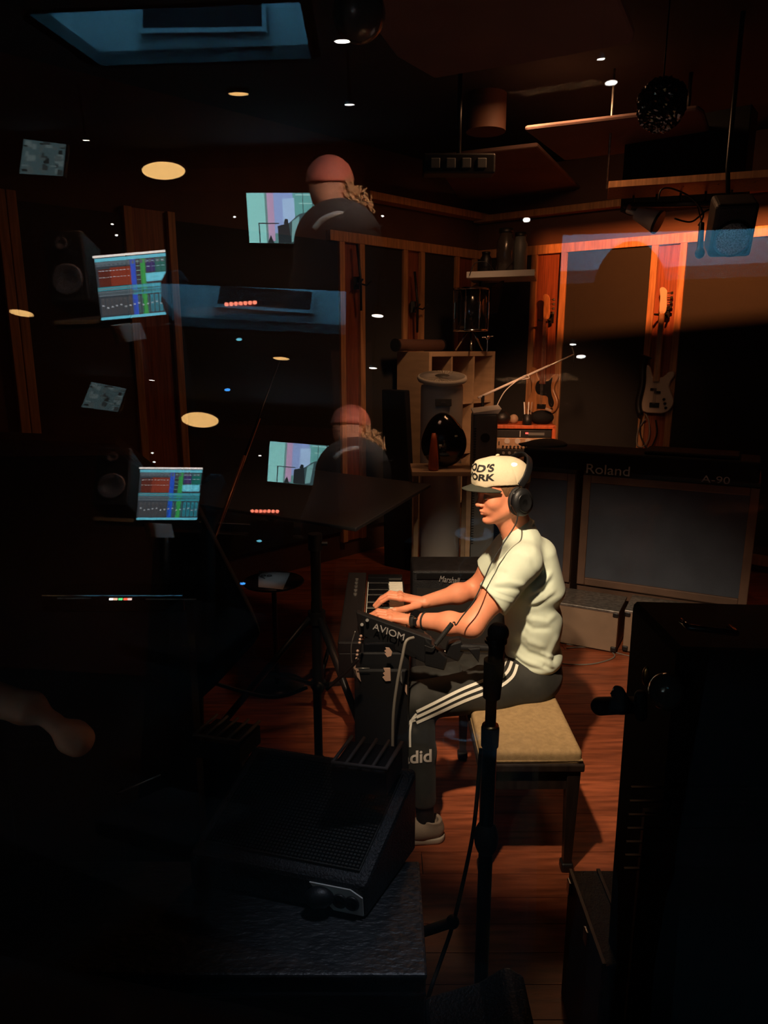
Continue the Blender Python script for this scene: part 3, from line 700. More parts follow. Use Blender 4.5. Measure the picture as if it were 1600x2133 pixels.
def ktext(nm, s, pxc, pyc, size, m, width):
    u = uat(pxc, -.03); r = Vector(ray(pxc, pyc)); p0 = kp(0, -.032, 0); q = Vector(CAM)+r*((p0-Vector(CAM)).dot(vd_)/r.dot(vd_))
    text(nm, s, size, q, ud, (0, 0, 1), m, t, .0008, width)
ktext('brand_lettering', 'Roland', 1266, 980, .088, greyprint, .265); ktext('model_lettering', 'A-90', 1491, 1000, .06, greyprint, .155)
# tan flight cases on the floor
for px0, px1, v, lab in ((1130, 1284, -.35, 'tan road case with black corners on the floor behind the bench'), (1298, 1560, -.30, 'tan road case mostly behind the black cabinet at right')):
    r0 = Vector(ray(px0, 1335)); r1 = Vector(ray(px1, 1335)); p0 = kp(0, v, 0); 
    def uu(px): r = Vector(ray(px, 1335)); return (Vector(CAM)+r*((p0-Vector(CAM)).dot(vd_)/r.dot(vd_))-p0).dot(ud)
    u0, u1 = uu(px0), uu(px1)
    t = thing('road_case', lab, 'case', kp((u0+u1)/2, v+.15, 0))
    kbox(MB(), u0, u1, v, v+.30, .012, .27).build('case_body', casew, t, bevel=.004)
    kbox(MB(), u0-.004, u1+.004, v-.004, v+.304, .262, .278).build('lid_edge', steel, t, bevel=.002)
    for a in (u0, u1-.03):
        for z in (.012, .235): kbox(MB(), a-.003, a+.033, v-.006, v+.03, z, z+.035).build('corner_guard', black, t, bevel=.008)
def floorcable(pxs, m, r, lab):
    pts = [G(a, b, r+.001) for a, b in pxs]
    tag(MB().tube(spline(pts), r, 6).build('cable', m), lab, 'cable')
floorcable([(1150, 1378), (1190, 1384), (1240, 1382), (1280, 1368), (1262, 1352), (1215, 1348), (1180, 1350)], cablem, .004, 'thin grey cable looping on the floor behind the bench')
floorcable([(1180, 1342), (1250, 1352), (1318, 1368)], cablem, .003, 'thin grey cable running to the right along the road cases')

# ------------------------------------------------------------------ boom stand with the bright arm
bq = W(1006, 824, 5.05); bt = W(1196, 738, 5.3)
base = Vector((bq.x, bq.y, 0))
t = thing('boom_stand', 'microphone boom stand with a bright metal arm rising to the right', 'microphone stand', base)
MB().lathe([(.13, 0), (.135, .008), (.13, .022), (.02, .03)], base, n=32).build('round_base', bmetal, t)
cl = bq.copy()
MB().cyl(base+Vector((0, 0, .02)), (base.x, base.y, cl.z-.03), .011, n=12).build('pole', bmetal, t)
MB().cyl((base.x, base.y, cl.z-.035), cl, .012, n=12).build('swivel', bmetal, t)
MB().tube([cl-(bt-cl)*.05, cl.lerp(bt, .72)], .0085, 12).build('arm', paleprint, t)
MB().tube([cl.lerp(bt, .70), bt], .0055, 10).build('arm_extension', steel, t)
MB().tube([bt+Vector((0, 0, -.09)), bt, bt+Vector((-.02, 0, .05))], .006, 8).build('clip', bmetal, t)
a = cl.lerp(bt, .42)
tag(MB().tube(spline([W(1032, 852, 5.05), W(1052, 815, 5.08), a+Vector((-.01, -.01, .0)), a+Vector((.03, -.012, .018)), a+Vector((.05, 0, .0)), a+Vector((.0, .01, -.012))]), .0035, 6).build('cable', paleprint), 'pale cable tied around the bright boom arm', 'cable')

# monitor speaker hung from the ceiling, track with lamp
q = W(1522, 470, 3.9)
t = thing('hanging_speaker', 'black speaker with a round speckled grille hung at upper right', 'speaker', (q.x, q.y, q.z-.13))
Rm = Matrix.Rotation(R(-14), 3, 'Z')@Matrix.Rotation(R(24), 3, 'X')
MB().box(q, (.20, .20, .26), Rm).build('speaker_box', tolex, t, bevel=.02, seg=3)
fd = Rm@Vector((0, -1, 0)); c = q+fd*.1+Rm@Vector((0, 0, -.035))
MB().lathe([(.085, 0), (.09, .004), (.088, .012)], c, fd, 32).build('cone_ring', black, t)
MB().lathe([(.078, .0), (.079, .012), (.06, .022), (.03, .028), (.005, .03)], c, fd, 32).build('grille', mat('speckled_grille', (.30, .30, .32), .5, var=.9, scale=160), t)
MB().tube([q+Vector((0, .05, .1)), q+Vector((0, .1, .3)), (q.x, q.y+.1, CZ)], .012, 8).build('mount_pole', bmetal, t)
# board hung over the track
P0 = [W(1268, 378, 4.55), W(1640, 351, 3.95)]
t = thing('hanging_rack', 'long hung wooden board with a black rail and draped cables', 'rack', (P0[0]+P0[1])/2)
o = MB().slab([P0[0], P0[1], P0[1]+Vector((.1, .35, 0)), P0[0]+Vector((.1, .35, 0))], (0, 0, -.035)).build('board', wboard, t, bevel=.003)
o = MB().slab([P0[0], P0[1], P0[1]+Vector((0, 0, -.035)), P0[0]+Vector((0, 0, -.035))], (.006, -.01, 0)).build('board_edge', wframe, t)
a0, a1 = W(1300, 428, 4.75), W(1556, 422, 4.3)
MB().cyl(a0, a1, .016, n=10).build('rail', black, t)
for k in range(5):
    f_ = .08+k*.2; a = a0.lerp(a1, f_); MB().tube([a, a+Vector((0, 0, .10)), P0[0].lerp(P0[1], min(1, f_*1.0))+Vector((0.02, .1, -.03))], .007, 6).build('hanger_rod', bmetal, t)
MB().tube([P0[1], (P0[1].x, P0[1].y, CZ)], .007, 6).build('hanger_rod', steel, t); MB().tube([P0[0]+Vector((.05, .2, 0)), (P0[0].x+.05, P0[0].y+.2, CZ)], .007, 6).build('hanger_rod', steel, t)
for pxs, lab in (([(1372, 415), (1378, 395), (1400, 393), (1440, 412), (1465, 445), (1455, 470)], 'black cable draped over the hung rail'), ([(1405, 455), (1440, 462), (1470, 440), (1500, 430), (1540, 440)], 'black cable sagging below the hung rail')):
    tag(MB().tube(spline([W(a, b, 4.35) for a, b in pxs]), .005, 6).build('cable', black), lab, 'cable')
# white sleeve clamp on the rail
a = W(1325, 445, 4.62); b = W(1368, 462, 4.55)
t = thing('stage_lamp', 'pale stage lamp can clamped to the hung rail', 'lamp', a); MB().cyl(a, b, .035, .065, n=20).build('can', paleprint, t); MB().cyl(b, b+(b-a)*.12, .068, n=20).build('rim', black, t); MB().tube([a, W(1308, 440, 4.65), a0.lerp(a1, .05)], .014, 8).build('yoke', whitep, t)
# added flood lamp, its barn doors shaped to cut the orange wall band
LP = Vector((1.80, 4.85, 3.0)); ld = Vector((.6, .8, 0)); lr = Vector((.8, -.6, 0)); lz = Vector((0, 0, 1))
t = thing('added_flood_lamp', 'added black flood lamp with barn doors above the hung board', 'lamp', LP)
def lpt(a, b, c): return LP+ld*a+lr*b+lz*c
def bdoor(pts): MB().slab([lpt(*p) for p in pts], ld*.004).build('barn_door', blackm, t)
bdoor([(.15, -.30, -.30), (.15, .42, -.30), (.15, .42, -.058), (.15, -.30, -.122)])
bdoor([(.15, -.30, -.016), (.15, .42, -.016), (.15, .42, .20), (.15, -.30, .20)])
bdoor([(.15, -.30, -.30), (.15, -.16, -.30), (.15, -.16, .20), (.15, -.30, .20)])
for c in (-.30, .20): MB().slab([lpt(-.03, -.30, c), lpt(-.03, .42, c), lpt(.154, .42, c), lpt(.154, -.30, c)], lz*.004).build('housing_side', blackm, t)
MB().slab([lpt(-.03, -.30, -.30), lpt(.154, -.30, -.30), lpt(.154, -.30, .204), lpt(-.03, -.30, .204)], -lr*.004).build('housing_side', blackm, t)
MB().slab([lpt(-.03, .42, -.30), lpt(.154, .42, -.30), lpt(.154, .42, .204), lpt(-.03, .42, .204)], lr*.004).build('housing_side', blackm, t)
MB().slab([lpt(-.03, -.30, -.30), lpt(-.03, .42, -.30), lpt(-.03, .42, .204), lpt(-.03, -.30, .204)], -ld*.004).build('housing_back', blackm, t)
MB().tube([lpt(0, .06, .2), Vector((lpt(0, .06, 0).x, lpt(0, .06, 0).y, CZ))], .012, 8).build('yoke', bmetal, t)
# hanging mic
a = W(1462, 465, 4.25); b = W(1458, 527, 4.2)
t = thing('hanging_microphone', 'slim black microphone hanging left of the speckled speaker', 'microphone', b)
MB().cyl(a, b, .014, .018, n=14).build('mic_body', bmetal, t); MB().ball(b, (.026, .026, .03)).build('mic_head', black, t); MB().tube([a, a0.lerp(a1, .62)], .004, 6).build('cable', black, t)
# crumpled foil ball and globe hung from the ceiling
q = W(1378, 222, 3.0)
t = thing('foil_ball', 'crumpled dark foil ball hanging at upper right', 'ball', q)
mb = MB(); n, m = 56, 36; vs = []
for i in range(m+1):
    th = math.pi*(.01+.98*i/m)
    for j in range(n):
        a = 2*math.pi*j/n; d = Vector((math.sin(th)*math.cos(a), math.sin(th)*math.sin(a), math.cos(th)))
        w1 = math.sin(d.x*17+2*math.sin(d.z*11))*math.sin(d.y*15+d.z*9); w2 = abs(math.sin(d.x*31+d.y*23)*math.sin(d.z*29+d.x*7))
        r_ = .085*(1+.07*w1+.05*w2)*(1.1 if d.z > .3 else 1); vs.append(q+d*r_)
mb.add(vs, [(i*n+j, i*n+(j+1) % n, (i+1)*n+(j+1) % n, (i+1)*n+j) for i in range(m) for j in range(n)], False).build('foil', foilm, t)
MB().tube([q+Vector((0, 0, .08)), (q.x, q.y, CZ)], .003, 6).build('cord', black, t)
q = W(748, 28, 2.6); q.z += .0
t = thing('globe_lamp', 'unlit dark globe hanging at the top edge', 'lamp', q); MB().ball(q, .085, 28, 18).build('globe', glob, t); MB().tube([q+Vector((0, 0, .08)), (q.x, q.y, CZ)], .01, 8).build('stem', bmetal, t)
# row of sockets box
q = W(955, 345, 4.6)
t = thing('socket_box', 'black box with a row of four square sockets under the ceiling', 'socket box', q)
MB().box(q, (.42, .12, .11)).build('box', black, t, bevel=.01)
for k in range(4): MB().box(q+Vector((-.14+k*.09, -.063, 0)), (.055, .01, .055)).build('socket', greyp, t, bevel=.006)
MB().tube([q, (q.x, q.y, CZ)], .014, 8).build('rod', bmetal, t)

# ================================================================== MIDDLE GROUND
# tripods: desk stand and short stand
def tripod(t, c, zhub, zlow, spread, angs, r=.016, rl=.012):
    MB().cyl((c.x, c.y, zlow), (c.x, c.y, zhub+.08), r*1.25, n=16).build('lower_tube', bmetal, t)
    MB().cyl((c.x, c.y, zhub-.03), (c.x, c.y, zhub+.03), r*2.0, n=16).build('hub', black, t)
    MB().cyl((c.x, c.y, zlow), (c.x, c.y, zlow+.03), r*1.8, n=16).build('sliding_collar', black, t)
    for a in angs:
        d = Vector((math.cos(R(a)), math.sin(R(a)), 0)); ft = c+d*spread+Vector((0, 0, .012)); hb = Vector((c.x, c.y, zhub))+d*r*1.6
        L = MB().tube([hb, ft], rl, 10).build('leg', bmetal, t); MB().ball(ft, (.022, .022, .012), 10, 6).build('rubber_foot', rubber, L)
        MB().tube([Vector((c.x, c.y, zlow+.015))+d*r, hb.lerp(ft, .45)], rl*.7, 8).build('brace', bmetal, t)
c = W(660, 1285, 3.35); zh = c.z; c.z = 0
t = thing('desk_stand', 'black tripod stand carrying a wide flat tray, left of the keyboard player', 'stand', c)
tripod(t, c, zh, .17, .56, (205, -58, 80), .022, .0175)
ztray = .99
MB().cyl((c.x, c.y, zh), (c.x, c.y, ztray-.03), .025, n=16).build('pole', bmetal, t)
MB().cyl((c.x, c.y, ztray-.10), (c.x, c.y, ztray-.02), .034, n=16).build('pole_clamp', black, t)
MB().cyl((c.x-.02, c.y, ztray-.07), (c.x+.06, c.y, ztray-.07), .011, n=10).build('clamp_knob', black, t)
tr = [G(352, 1040, ztray), G(742, 1100, ztray), G(898, 1008, ztray), G(520, 962, ztray)]
MB().slab(tr, (0, 0, -.02)).build('tray', mat('satin_black_tray', (.03, .03, .032), .38), t, bevel=.006)
q = (tr[0]+tr[1])/2; q = W(568, 1078, (tr[0].y+tr[1].y)/2+.1)
MB().ball((q.x, q.y, ztray-.045), (.035, .03, .03)).build('tilt_knob', black, t)
c2 = W(665, 1620, 2.3); zh2 = c2.z; c2.z = 0
t = thing('short_tripod', 'short black tripod stand standing in front of the tray stand', 'stand', c2)
tripod(t, c2, zh2, .12, .36, (205, -40, 85), .017, .013)
zt2 = W(662, 1432, 2.3).z
MB().cyl((c2.x, c2.y, zh2), (c2.x, c2.y, zt2), .015, n=14).build('pole', bmetal, t)
for pxs in ([(640, 1432), (560, 1452), (420, 1415)], [(680, 1436), (720, 1400), (748, 1372)]):
    MB().tube(spline([W(a, b, 2.3) for a, b in pxs]), .007, 8).build('arm', bmetal, t)
MB().ball(W(663, 1433, 2.3), .022).build('joint', black, t)

# long thin pole with its orange light put into the colour (boom leaning across the left)
a, b = W(582, 752, 3.1), W(411, 1216, 2.15)
t = thing('long_boom', 'long thin boom pole coloured for orange light, leaning across the left', 'microphone stand', b)
MB().tube([a, a.lerp(b, .55)], .0035, 8).build('thin_tube', bmetal, t); MB().tube([a.lerp(b, .50), b], .0055, 8).build('thick_tube', orangem, t)
MB().tube([a.lerp(b, .32)+Vector((.008, 0, 0)), a.lerp(b, .85)+Vector((.006, 0, -.002))], .002, 6).build('cable', orangem, t)
MB().tube([b, (b.x-.05, b.y+.05, .03)], .011, 8).build('pole', bmetal, t); MB().lathe([(.12, 0), (.125, .01), (.03, .03)], (b.x-.05, b.y+.05, 0), n=24).build('round_base', bmetal, t)

# white sheet with glasses, on a small side table
zs = .62
t = thing('side_table', 'small dark side table under the white sheet', 'table', (G(570, 1208, zs).x, G(570, 1208, zs).y, 0))
q = G(570, 1208, zs)
MB().lathe([(.16, 0), (.165, .006), (.16, .014)], (q.x, q.y, zs-.016), n=30).build('table_top', ebony, t); MB().cyl((q.x, q.y, .01), (q.x, q.y, zs-.015), .014).build('column', bmetal, t); MB().lathe([(.15, 0), (.15, .01), (.03, .02)], (q.x, q.y, 0), n=24).build('round_base', bmetal, t)
P = [G(539, 1190, zs), G(605, 1194, zs), G(589, 1229, zs), G(538, 1224, zs)]
tag(MB().slab([p+Vector((0, 0, .003)) for p in P], (0, 0, -.003)).build('white_sheet', whitep), 'small white sheet with folded glasses on it', 'paper')
t = thing('glasses', 'folded dark glasses lying on the white sheet', 'glasses', G(552, 1198, zs+.004))
for dx in (-.016, .016):
    cc = G(555, 1199, zs+.010)+Vector((dx, 0, 0)); MB().tube([cc+Vector((.013*math.cos(k*.7), .011*math.sin(k*.7), 0)) for k in range(10)], .0018, 6).build('rim', black, t)
MB().tube(spline([G(545, 1192, zs+.006), G(540, 1199, zs+.006), G(552, 1205, zs+.006)]), .0016, 6).build('temple', black, t)

# Marshall amp, low behind the keyboard
am = W(935, 1208, 3.75)
t = thing('guitar_amp', 'dark guitar amplifier with white script lettering behind the player\'s arms', 'amplifier', (am.x, 3.95, 0))
x0, x1 = am.x-.20, am.x+.34; zt = W(900, 1190, 3.75).z
MB().box(((x0+x1)/2, 3.90, zt/2+.01), (x1-x0, .28, zt-.02)).build('cabinet', tolex, t, bevel=.012)
MB().box(((x0+x1)/2, 3.757, zt/2-.03), (x1-x0-.05, .012, zt-.14)).build('grille_cloth', fabric, t)
text('script_lettering', 'Marshall', .05, (am.x, 3.748, am.z), (1, 0, -.12), (0, 0, 1), greyprint, t, .001, .115, shear=.35)
MB().box(((x0+x1)/2, 3.755, zt-.03), (x1-x0-.05, .01, .03)).build('control_panel', bmetal, t)

# ------------------------------------------------------------------ piano bench
B0 = G(998, 1552, .49); B1 = G(1217, 1566, .49)
bx0, bx1, by0, by1 = B0.x, B1.x+.0, B1.y, B1.y+.78
t = thing('piano_bench', 'black piano bench with a beige upholstered seat under the man', 'bench', ((bx0+bx1)/2, (by0+by1)/2, 0))
f_ = Field((bx0-.03, by0-.03, .41), (bx1+.03, by1+.03, .52), .006)
def rbox(X, Y, Z):
    cx, cy, cz = (bx0+bx1)/2, (by0+by1)/2, .462; hx, hy, hz = (bx1-bx0)/2-.02, (by1-by0)/2-.02, .012
    x = np.maximum(np.abs(X-cx)-hx, 0); y = np.maximum(np.abs(Y-cy)-hy, 0); z = np.maximum(np.abs(Z-cz)-hz, 0)
    return np.sqrt(x*x+y*y+z*z)-.018+(0*X)
f_.op(rbox, (bx0, by0, .42), (bx1, by1, .5))
v, q = f_.mesh(); np_mesh('seat_cushion', v, q, seatm, t)
pz = .455; cr = [(bx0+.004, by0+.004), (bx1-.004, by0+.004), (bx1-.004, by1-.004), (bx0+.004, by1-.004), (bx0+.004, by0+.004)]
MB().tube([(x, y, pz-.003) for x, y in cr], .005, 8).build('piping', seatm, t)
MB().box(((bx0+bx1)/2, (by0+by1)/2, .428), (bx1-bx0+.012, by1-by0+.012, .03)).build('seat_frame', ebony, t, bevel=.006)
for x, y, sx, sy in (((bx0+bx1)/2, by0+.025, bx1-bx0-.04, .02), ((bx0+bx1)/2, by1-.025, bx1-bx0-.04, .02), (bx0+.025, (by0+by1)/2, .02, by1-by0-.04), (bx1-.025, (by0+by1)/2, .02, by1-by0-.04)):
    MB().box((x, y, .375), (sx, sy, .08)).build('apron', ebony, t)
for x in (bx0+.028, bx1-.028):
    for y in (by0+.028, by1-.028):
        h = .024; g = .015
        MB().hexa([(x-g, y-g, .03), (x+g, y-g, .03), (x+g, y+g, .03), (x-g, y+g, .03)], [(x-h, y-h, .413), (x+h, y-h, .413), (x+h, y+h, .413), (x-h, y+h, .413)]).build('leg', ebony, t, bevel=.003)
        MB().box((x, y, .018), (.045, .045, .034)).build('foot', black, t, bevel=.008)

# ------------------------------------------------------------------ piano keyboard he plays, on a black pedestal
KZ = .775
ka = G(762, 1279, KZ); kx0 = ka.x; kx1 = G(843, 1272, KZ).x
ky0, ky1 = 2.52, G(843, 1211, KZ).y
t = thing('digital_piano', 'black keyboard with ivory and black keys under the man\'s hands', 'keyboard', ((kx0+kx1)/2, 2.9, KZ-.12))
MB().box(((kx0-.09+kx1+.006)/2, (ky0+ky1)/2, KZ-.07), (kx1-kx0+.10, ky1-ky0+.14, .10)).build('key_bed', black, t, bevel=.005)
MB().box((kx0-.052, (ky0+ky1)/2, KZ+.0), (.085, ky1-ky0+.14, .045)).build('control_panel', black, t, bevel=.006)
MB().box(((kx0+kx1)/2, ky1+.038, KZ-.004), (kx1-kx0, .05, .04)).build('end_cheek', blackgloss, t, bevel=.005)
MB().box(((kx0+kx1)/2, ky0-.038, KZ-.004), (kx1-kx0, .05, .04)).build('end_cheek', blackgloss, t, bevel=.005)
kw = .0226; n = int((ky1-ky0)/kw); kw = (ky1-ky0)/n; L = kx1-kx0
wk = MB().box((0, 0, 0), (L, kw-.0036, .018)).build('white_key', ivory, t, bevel=.0015); bk = MB().hexa([(-.05, -.0055, 0), (.047, -.0055, 0), (.047, .0055, 0), (-.05, .0055, 0)], [(-.049, -.0045, .012), (.042, -.0045, .012), (.042, .0045, .012), (-.049, .0045, .012)]).build('black_key', blackgloss, t)
base_off = -wloc(t)
for i in range(n):
    o = wk if i == 0 else wk.copy()
    if i: COL.objects.link(o)
    o.location = base_off+Vector(((kx0+kx1)/2, ky0+kw*(i+.5), KZ-.010))
    if i % 7 in (0, 1, 3, 4, 5):
        o = bk if i == 0 else bk.copy()
        if i: COL.objects.link(o)
        o.location = base_off+Vector((kx0+.053, ky0+kw*(i+1), KZ+.0))
MB().tube([(kx0-.005, ky0, KZ+.004), (kx0-.005, ky1, KZ+.004)], .002, 6).build('felt_strip', wboard, t)
mb = MB()
for i in range(5): mb.cyl((kx0-.05, ky1-.05-i*.05, KZ+.022), (kx0-.05, ky1-.05-i*.05, KZ+.030), .008, n=10)
mb.build('slider_knobs', steel, t)
# pedestal (rack stand) with pinkish plates standing in for light through its near gaps
pzT = KZ-.121
t = thing('keyboard_stand', 'black boxy stand under the digital piano with plates for light through gaps at its end', 'stand', ((kx0+kx1)/2, 2.85, 0))
sx0, sx1 = kx0-.045, kx1+.012
e0, e1_ = W(738, 1396, 2.405), W(852, 1396, 2.405)
MB().slab([e0, e1_, Vector((e1_.x, 2.405, .05)), Vector((e0.x, 2.405, .05))], (0, .018, 0)).build('end_panel', black, t, bevel=.006)
MB().box(((sx0+sx1)/2, 3.25, pzT/2), (sx1-sx0, .03, pzT-.004)).build('end_panel', black, t, bevel=.01)
MB().box((sx0+.02, 2.875, .33), (.02, .72, .25)).build('stretcher_board', black, t)
MB().box(((sx0+sx1)/2, 2.875, pzT-.015), (sx1-sx0-.02, .72, .026)).build('top_rail', black, t)
MB().box(((sx0+sx1)/2, 2.5, .02), (.26, .10, .04)).build('foot', black, t, bevel=.01); MB().box(((sx0+sx1)/2, 3.25, .02), (.26, .10, .04)).build('foot', black, t, bevel=.01)
yf = 2.398
def plate(pxs, nm, m=steel, th=.004, par=t): return MB().slab([W(a, b, yf) for a, b in pxs], (0, th, 0)).build(nm, m, par)
gap_m = mat('gap_light_plate', (.62, .40, .30), .5, metal=.2)  # colour of light seen through gaps, painted on small plates
plate([(803, 1349), (811, 1350), (817, 1358), (815, 1366), (807, 1369), (802, 1362), (805, 1360), (801, 1356), (805, 1353)], 'bracket_shape', gap_m)
plate([(799, 1392), (813, 1392), (814, 1418), (803, 1419), (797, 1411), (802, 1408), (798, 1403), (802, 1400)], 'bracket_shape', gap_m)
plate([(740, 1393), (746, 1392), (752, 1420), (744, 1410)], 'bracket_shape', gap_m)
plate([(737, 1378), (742, 1380), (740, 1396), (735, 1390)], 'bracket_shape', gap_m)
for x, y in ((752, 1325), (750, 1332), (749, 1339), (745, 1356), (744, 1364), (743, 1372)): MB().ball(W(x, y, yf-.004), .0055, 10, 6).build('rivet', gap_m, t)
MB().tube(spline([W(740, 1315, yf-.01), W(732, 1345, yf-.02), (W(733, 1380, yf-.02)), W(742, 1408, yf-.01)]), .002, 6).build('wire', steel, t)
MB().tube([W(743, 1392, yf-.01), W(770, 1392, yf-.01)], .0015, 6).build('wire', steel, t)
plate([(834, 1400), (837, 1400), (838, 1425), (834, 1418)], 'bracket_shape', steel); plate([(843, 1425), (848, 1428), (848, 1448), (844, 1440)], 'bracket_shape', gap_m)

# personal mixer box with lettering, tilted, clamped on the stand
yA = 2.40
A0, A1, A2, A3 = W(742, 1275, yA+.12), W(900, 1332, yA), W(895, 1386, yA+.0), W(748, 1322, yA+.12)
t = thing('personal_mixer', 'black personal mixer box with AVIOM lettering clamped beside the keys', 'mixer', (A2+A3)/2)
bkv = Vector((.02, .10, -.035)); 
MB().slab([A0, A1, A2, A3], (.0, .035, .0)).build('mixer_body', black, t, bevel=.004)
xd = (A1-A0).normalized(); yd = (A0-A3).normalized(); q = W(810, 1314, yA+.055)
nrm_ = xd.cross(yd).normalized()
text('lettering', 'AVIOM', .036, q-Vector((0, .012, 0)), xd, Vector((.16, 0, 1)), greyprint, t, .001, .125)
for a, b in ((754, 1301), (765, 1292)): MB().cyl(W(a, b, yA+.08), W(a, b, yA+.11), .006, n=12).build('screw', steel, t)
t = thing('mixer_clamp', 'black clamp block and swivel joint holding the mixer box', 'clamp', W(900, 1370, 2.42))
MB().slab([W(885, 1330, 2.40), W(934, 1372, 2.40), W(926, 1398, 2.40), W(885, 1388, 2.40)], (0, .08, 0)).build('clamp_block', black, t, bevel=.006)
MB().slab([W(935, 1343, 2.44), W(962, 1335, 2.44), (W(968, 1358, 2.44)), W(955, 1380, 2.44), W(928, 1368, 2.44)], (0, .05, 0)).build('swivel', black, t, bevel=.006)
MB().cyl(W(958, 1348, 2.45), W(1040, 1352, 2.47), .016, n=14).build('arm', black, t); MB().ball(W(927, 1357, 2.395), .004, 8, 6).build('rivet', chrome, t)
MB().slab([W(975, 1352, 2.43), W(1002, 1350, 2.43), W(998, 1382, 2.43)], (0, .02, 0)).build('wing_nut', black, t, bevel=.004)
# grey cable down from the mixer
pts = [W(862, 1328, 2.36), W(846, 1336, 2.34), W(838, 1370, 2.33), W(828, 1420, 2.33), W(820, 1480, 2.33), W(818, 1540, 2.33), W(819, 1600, 2.33), W(822, 1700, 2.33), G(830, 1800, .01)]
tag(MB().tube(spline(pts), .0055, 8).build('cable', cablem), 'grey cable dropping from the mixer box to the floor', 'cable')
# comb-like strips standing in for reflections in the dark lower left
def comb(px0, py0, px1, py1, Y, lab, m):
    a, b = W(px0, py0, Y), W(px1, py1, Y); t = thing('reflected_comb', lab, 'tray', (a+b)/2)
    a2 = a+Vector((.035, .10, .0)); b2 = b+Vector((.035, .10, .0))
    MB().tube([a, b, b2], .004, 6).build('front_rail', m, t)
    for k in range(5): MB().tube([a.lerp(b, .02+k*.24), a2.lerp(b2, .02+k*.24)], .004, 6).build('slot_bar', m, t)
    MB().slab([a+Vector((0, 0, -.012)), b+Vector((0, 0, -.012)), b2+Vector((0, 0, -.012)), a2+Vector((0, 0, -.012))], (0, 0, -.05)).build('comb_box', blackm, t)
    return t

# ================================================================== FOREGROUND, NEAR THE GLASS
# large black baffle at left
Yb = 1.75
pts = [(-260, 905), (240, 925), (415, 1062), (440, 1110), (540, 1305), (545, 1322), (530, 1345), (450, 1432), (300, 1570), (-260, 1560)]
t = thing('black_baffle', 'large black angular case standing at the left edge, almost lost in the dark', 'case', (W(100, 1500, Yb).x, Yb, 0))
MB().slab([W(a, b, Yb) for a, b in pts], (-.05, .16, 0)).build('case_body', blackm, t, bevel=.012)
p = W(150, 1560, Yb); MB().box((p.x, Yb+.08, p.z/2), (.9, .12, p.z)).build('case_foot', blackm, t, bevel=.01)
# rack unit with an LED bar in front of it
q = W(250, 1249, 1.62)
t = thing('led_meter', 'low black unit with a small coloured light bar in the dark left', 'rack unit', q)
MB().box(q+Vector((-.02, .045, -.012)), (.34, .08, .045)).build('unit_body', blackgloss, t, bevel=.004)
for k, (dx, m) in enumerate(((-.022, emis('white_led', (1, .95, .85), .9)), (-.012, emis('white_led_b', (1, .6, .4), .6)), (0, emis('green_led', (.15, 1, .3), .6)), (.012, emis('red_led_b', (1, .12, .06), .8)), (.022, emis('white_led_c', (1, .7, .6), .6)))):
    MB().box(q+Vector((dx, .003, 0)), (.009, .004, .004)).build('light_segment', m, t)
MB().box(q+Vector((.12, .003, .0)), (.12, .003, .002)).build('edge_glint', steel, t); MB().box(q+Vector((-.11, .003, .002)), (.08, .003, .002)).build('edge_glint', steel, t)
p0 = q+Vector((0, .05, -.035)); MB().box((p0.x-.02, p0.y+.0, p0.z/2), (.34, .06, p0.z)).build('stand_panel', blackm, t)

# tan padded rest
f_ = Field(W(-60, 1600, 1.35)-Vector((.05, .1, .05)), W(220, 1400, 1.35)+Vector((.05, .12, .1)), .006)
f_.chain([W(-40, 1450, 1.35), W(60, 1475, 1.35), W(110, 1500, 1.35)], [.032, .025, .012], .02, sq=((0, 1, 0), 1.6))
f_.chain([W(112, 1508, 1.35), W(150, 1533, 1.35), W(168, 1545, 1.35)], [.014, .025, .026], .015, sq=((0, 1, 0), 1.6))
v, q = f_.mesh(); tag(np_mesh('padded_armrest', v, q, tan), 'tan padded armrest curving in at the left edge', 'armrest')
p = W(-40, 1450, 1.35); tag(MB().cyl((p.x, p.y, 0), (p.x, p.y, p.z-.03), .03).build('armrest_post', blackm), 'black post below the tan armrest at the left edge', 'post')

# long black case with a creased top, and the wedge monitor on it
t = thing('covered_case', 'long black case with a creased leatherette top in the lower foreground', 'case', (-.5, 1.2, 0))
zc = .74; xa = G(888, 2030, zc).x; yn = G(600, 2030, zc).y; yk = G(700, 1795, zc).y
MB().box((xa-.75, (yn+yk)/2, zc/2), (1.5, yk-yn, zc-.02)).build('case_body', tolex, t, bevel=.01)
MB().box((xa-.75, (yn+yk)/2, zc-.006), (1.504, yk-yn+.004, .014)).build('case_top', leather, t, bevel=.005)
MB().tube([(xa-1.5, yn-.004, zc-.04), (xa, yn-.004, zc-.04)], .004, 6).build('edge_trim', blackgloss, t)
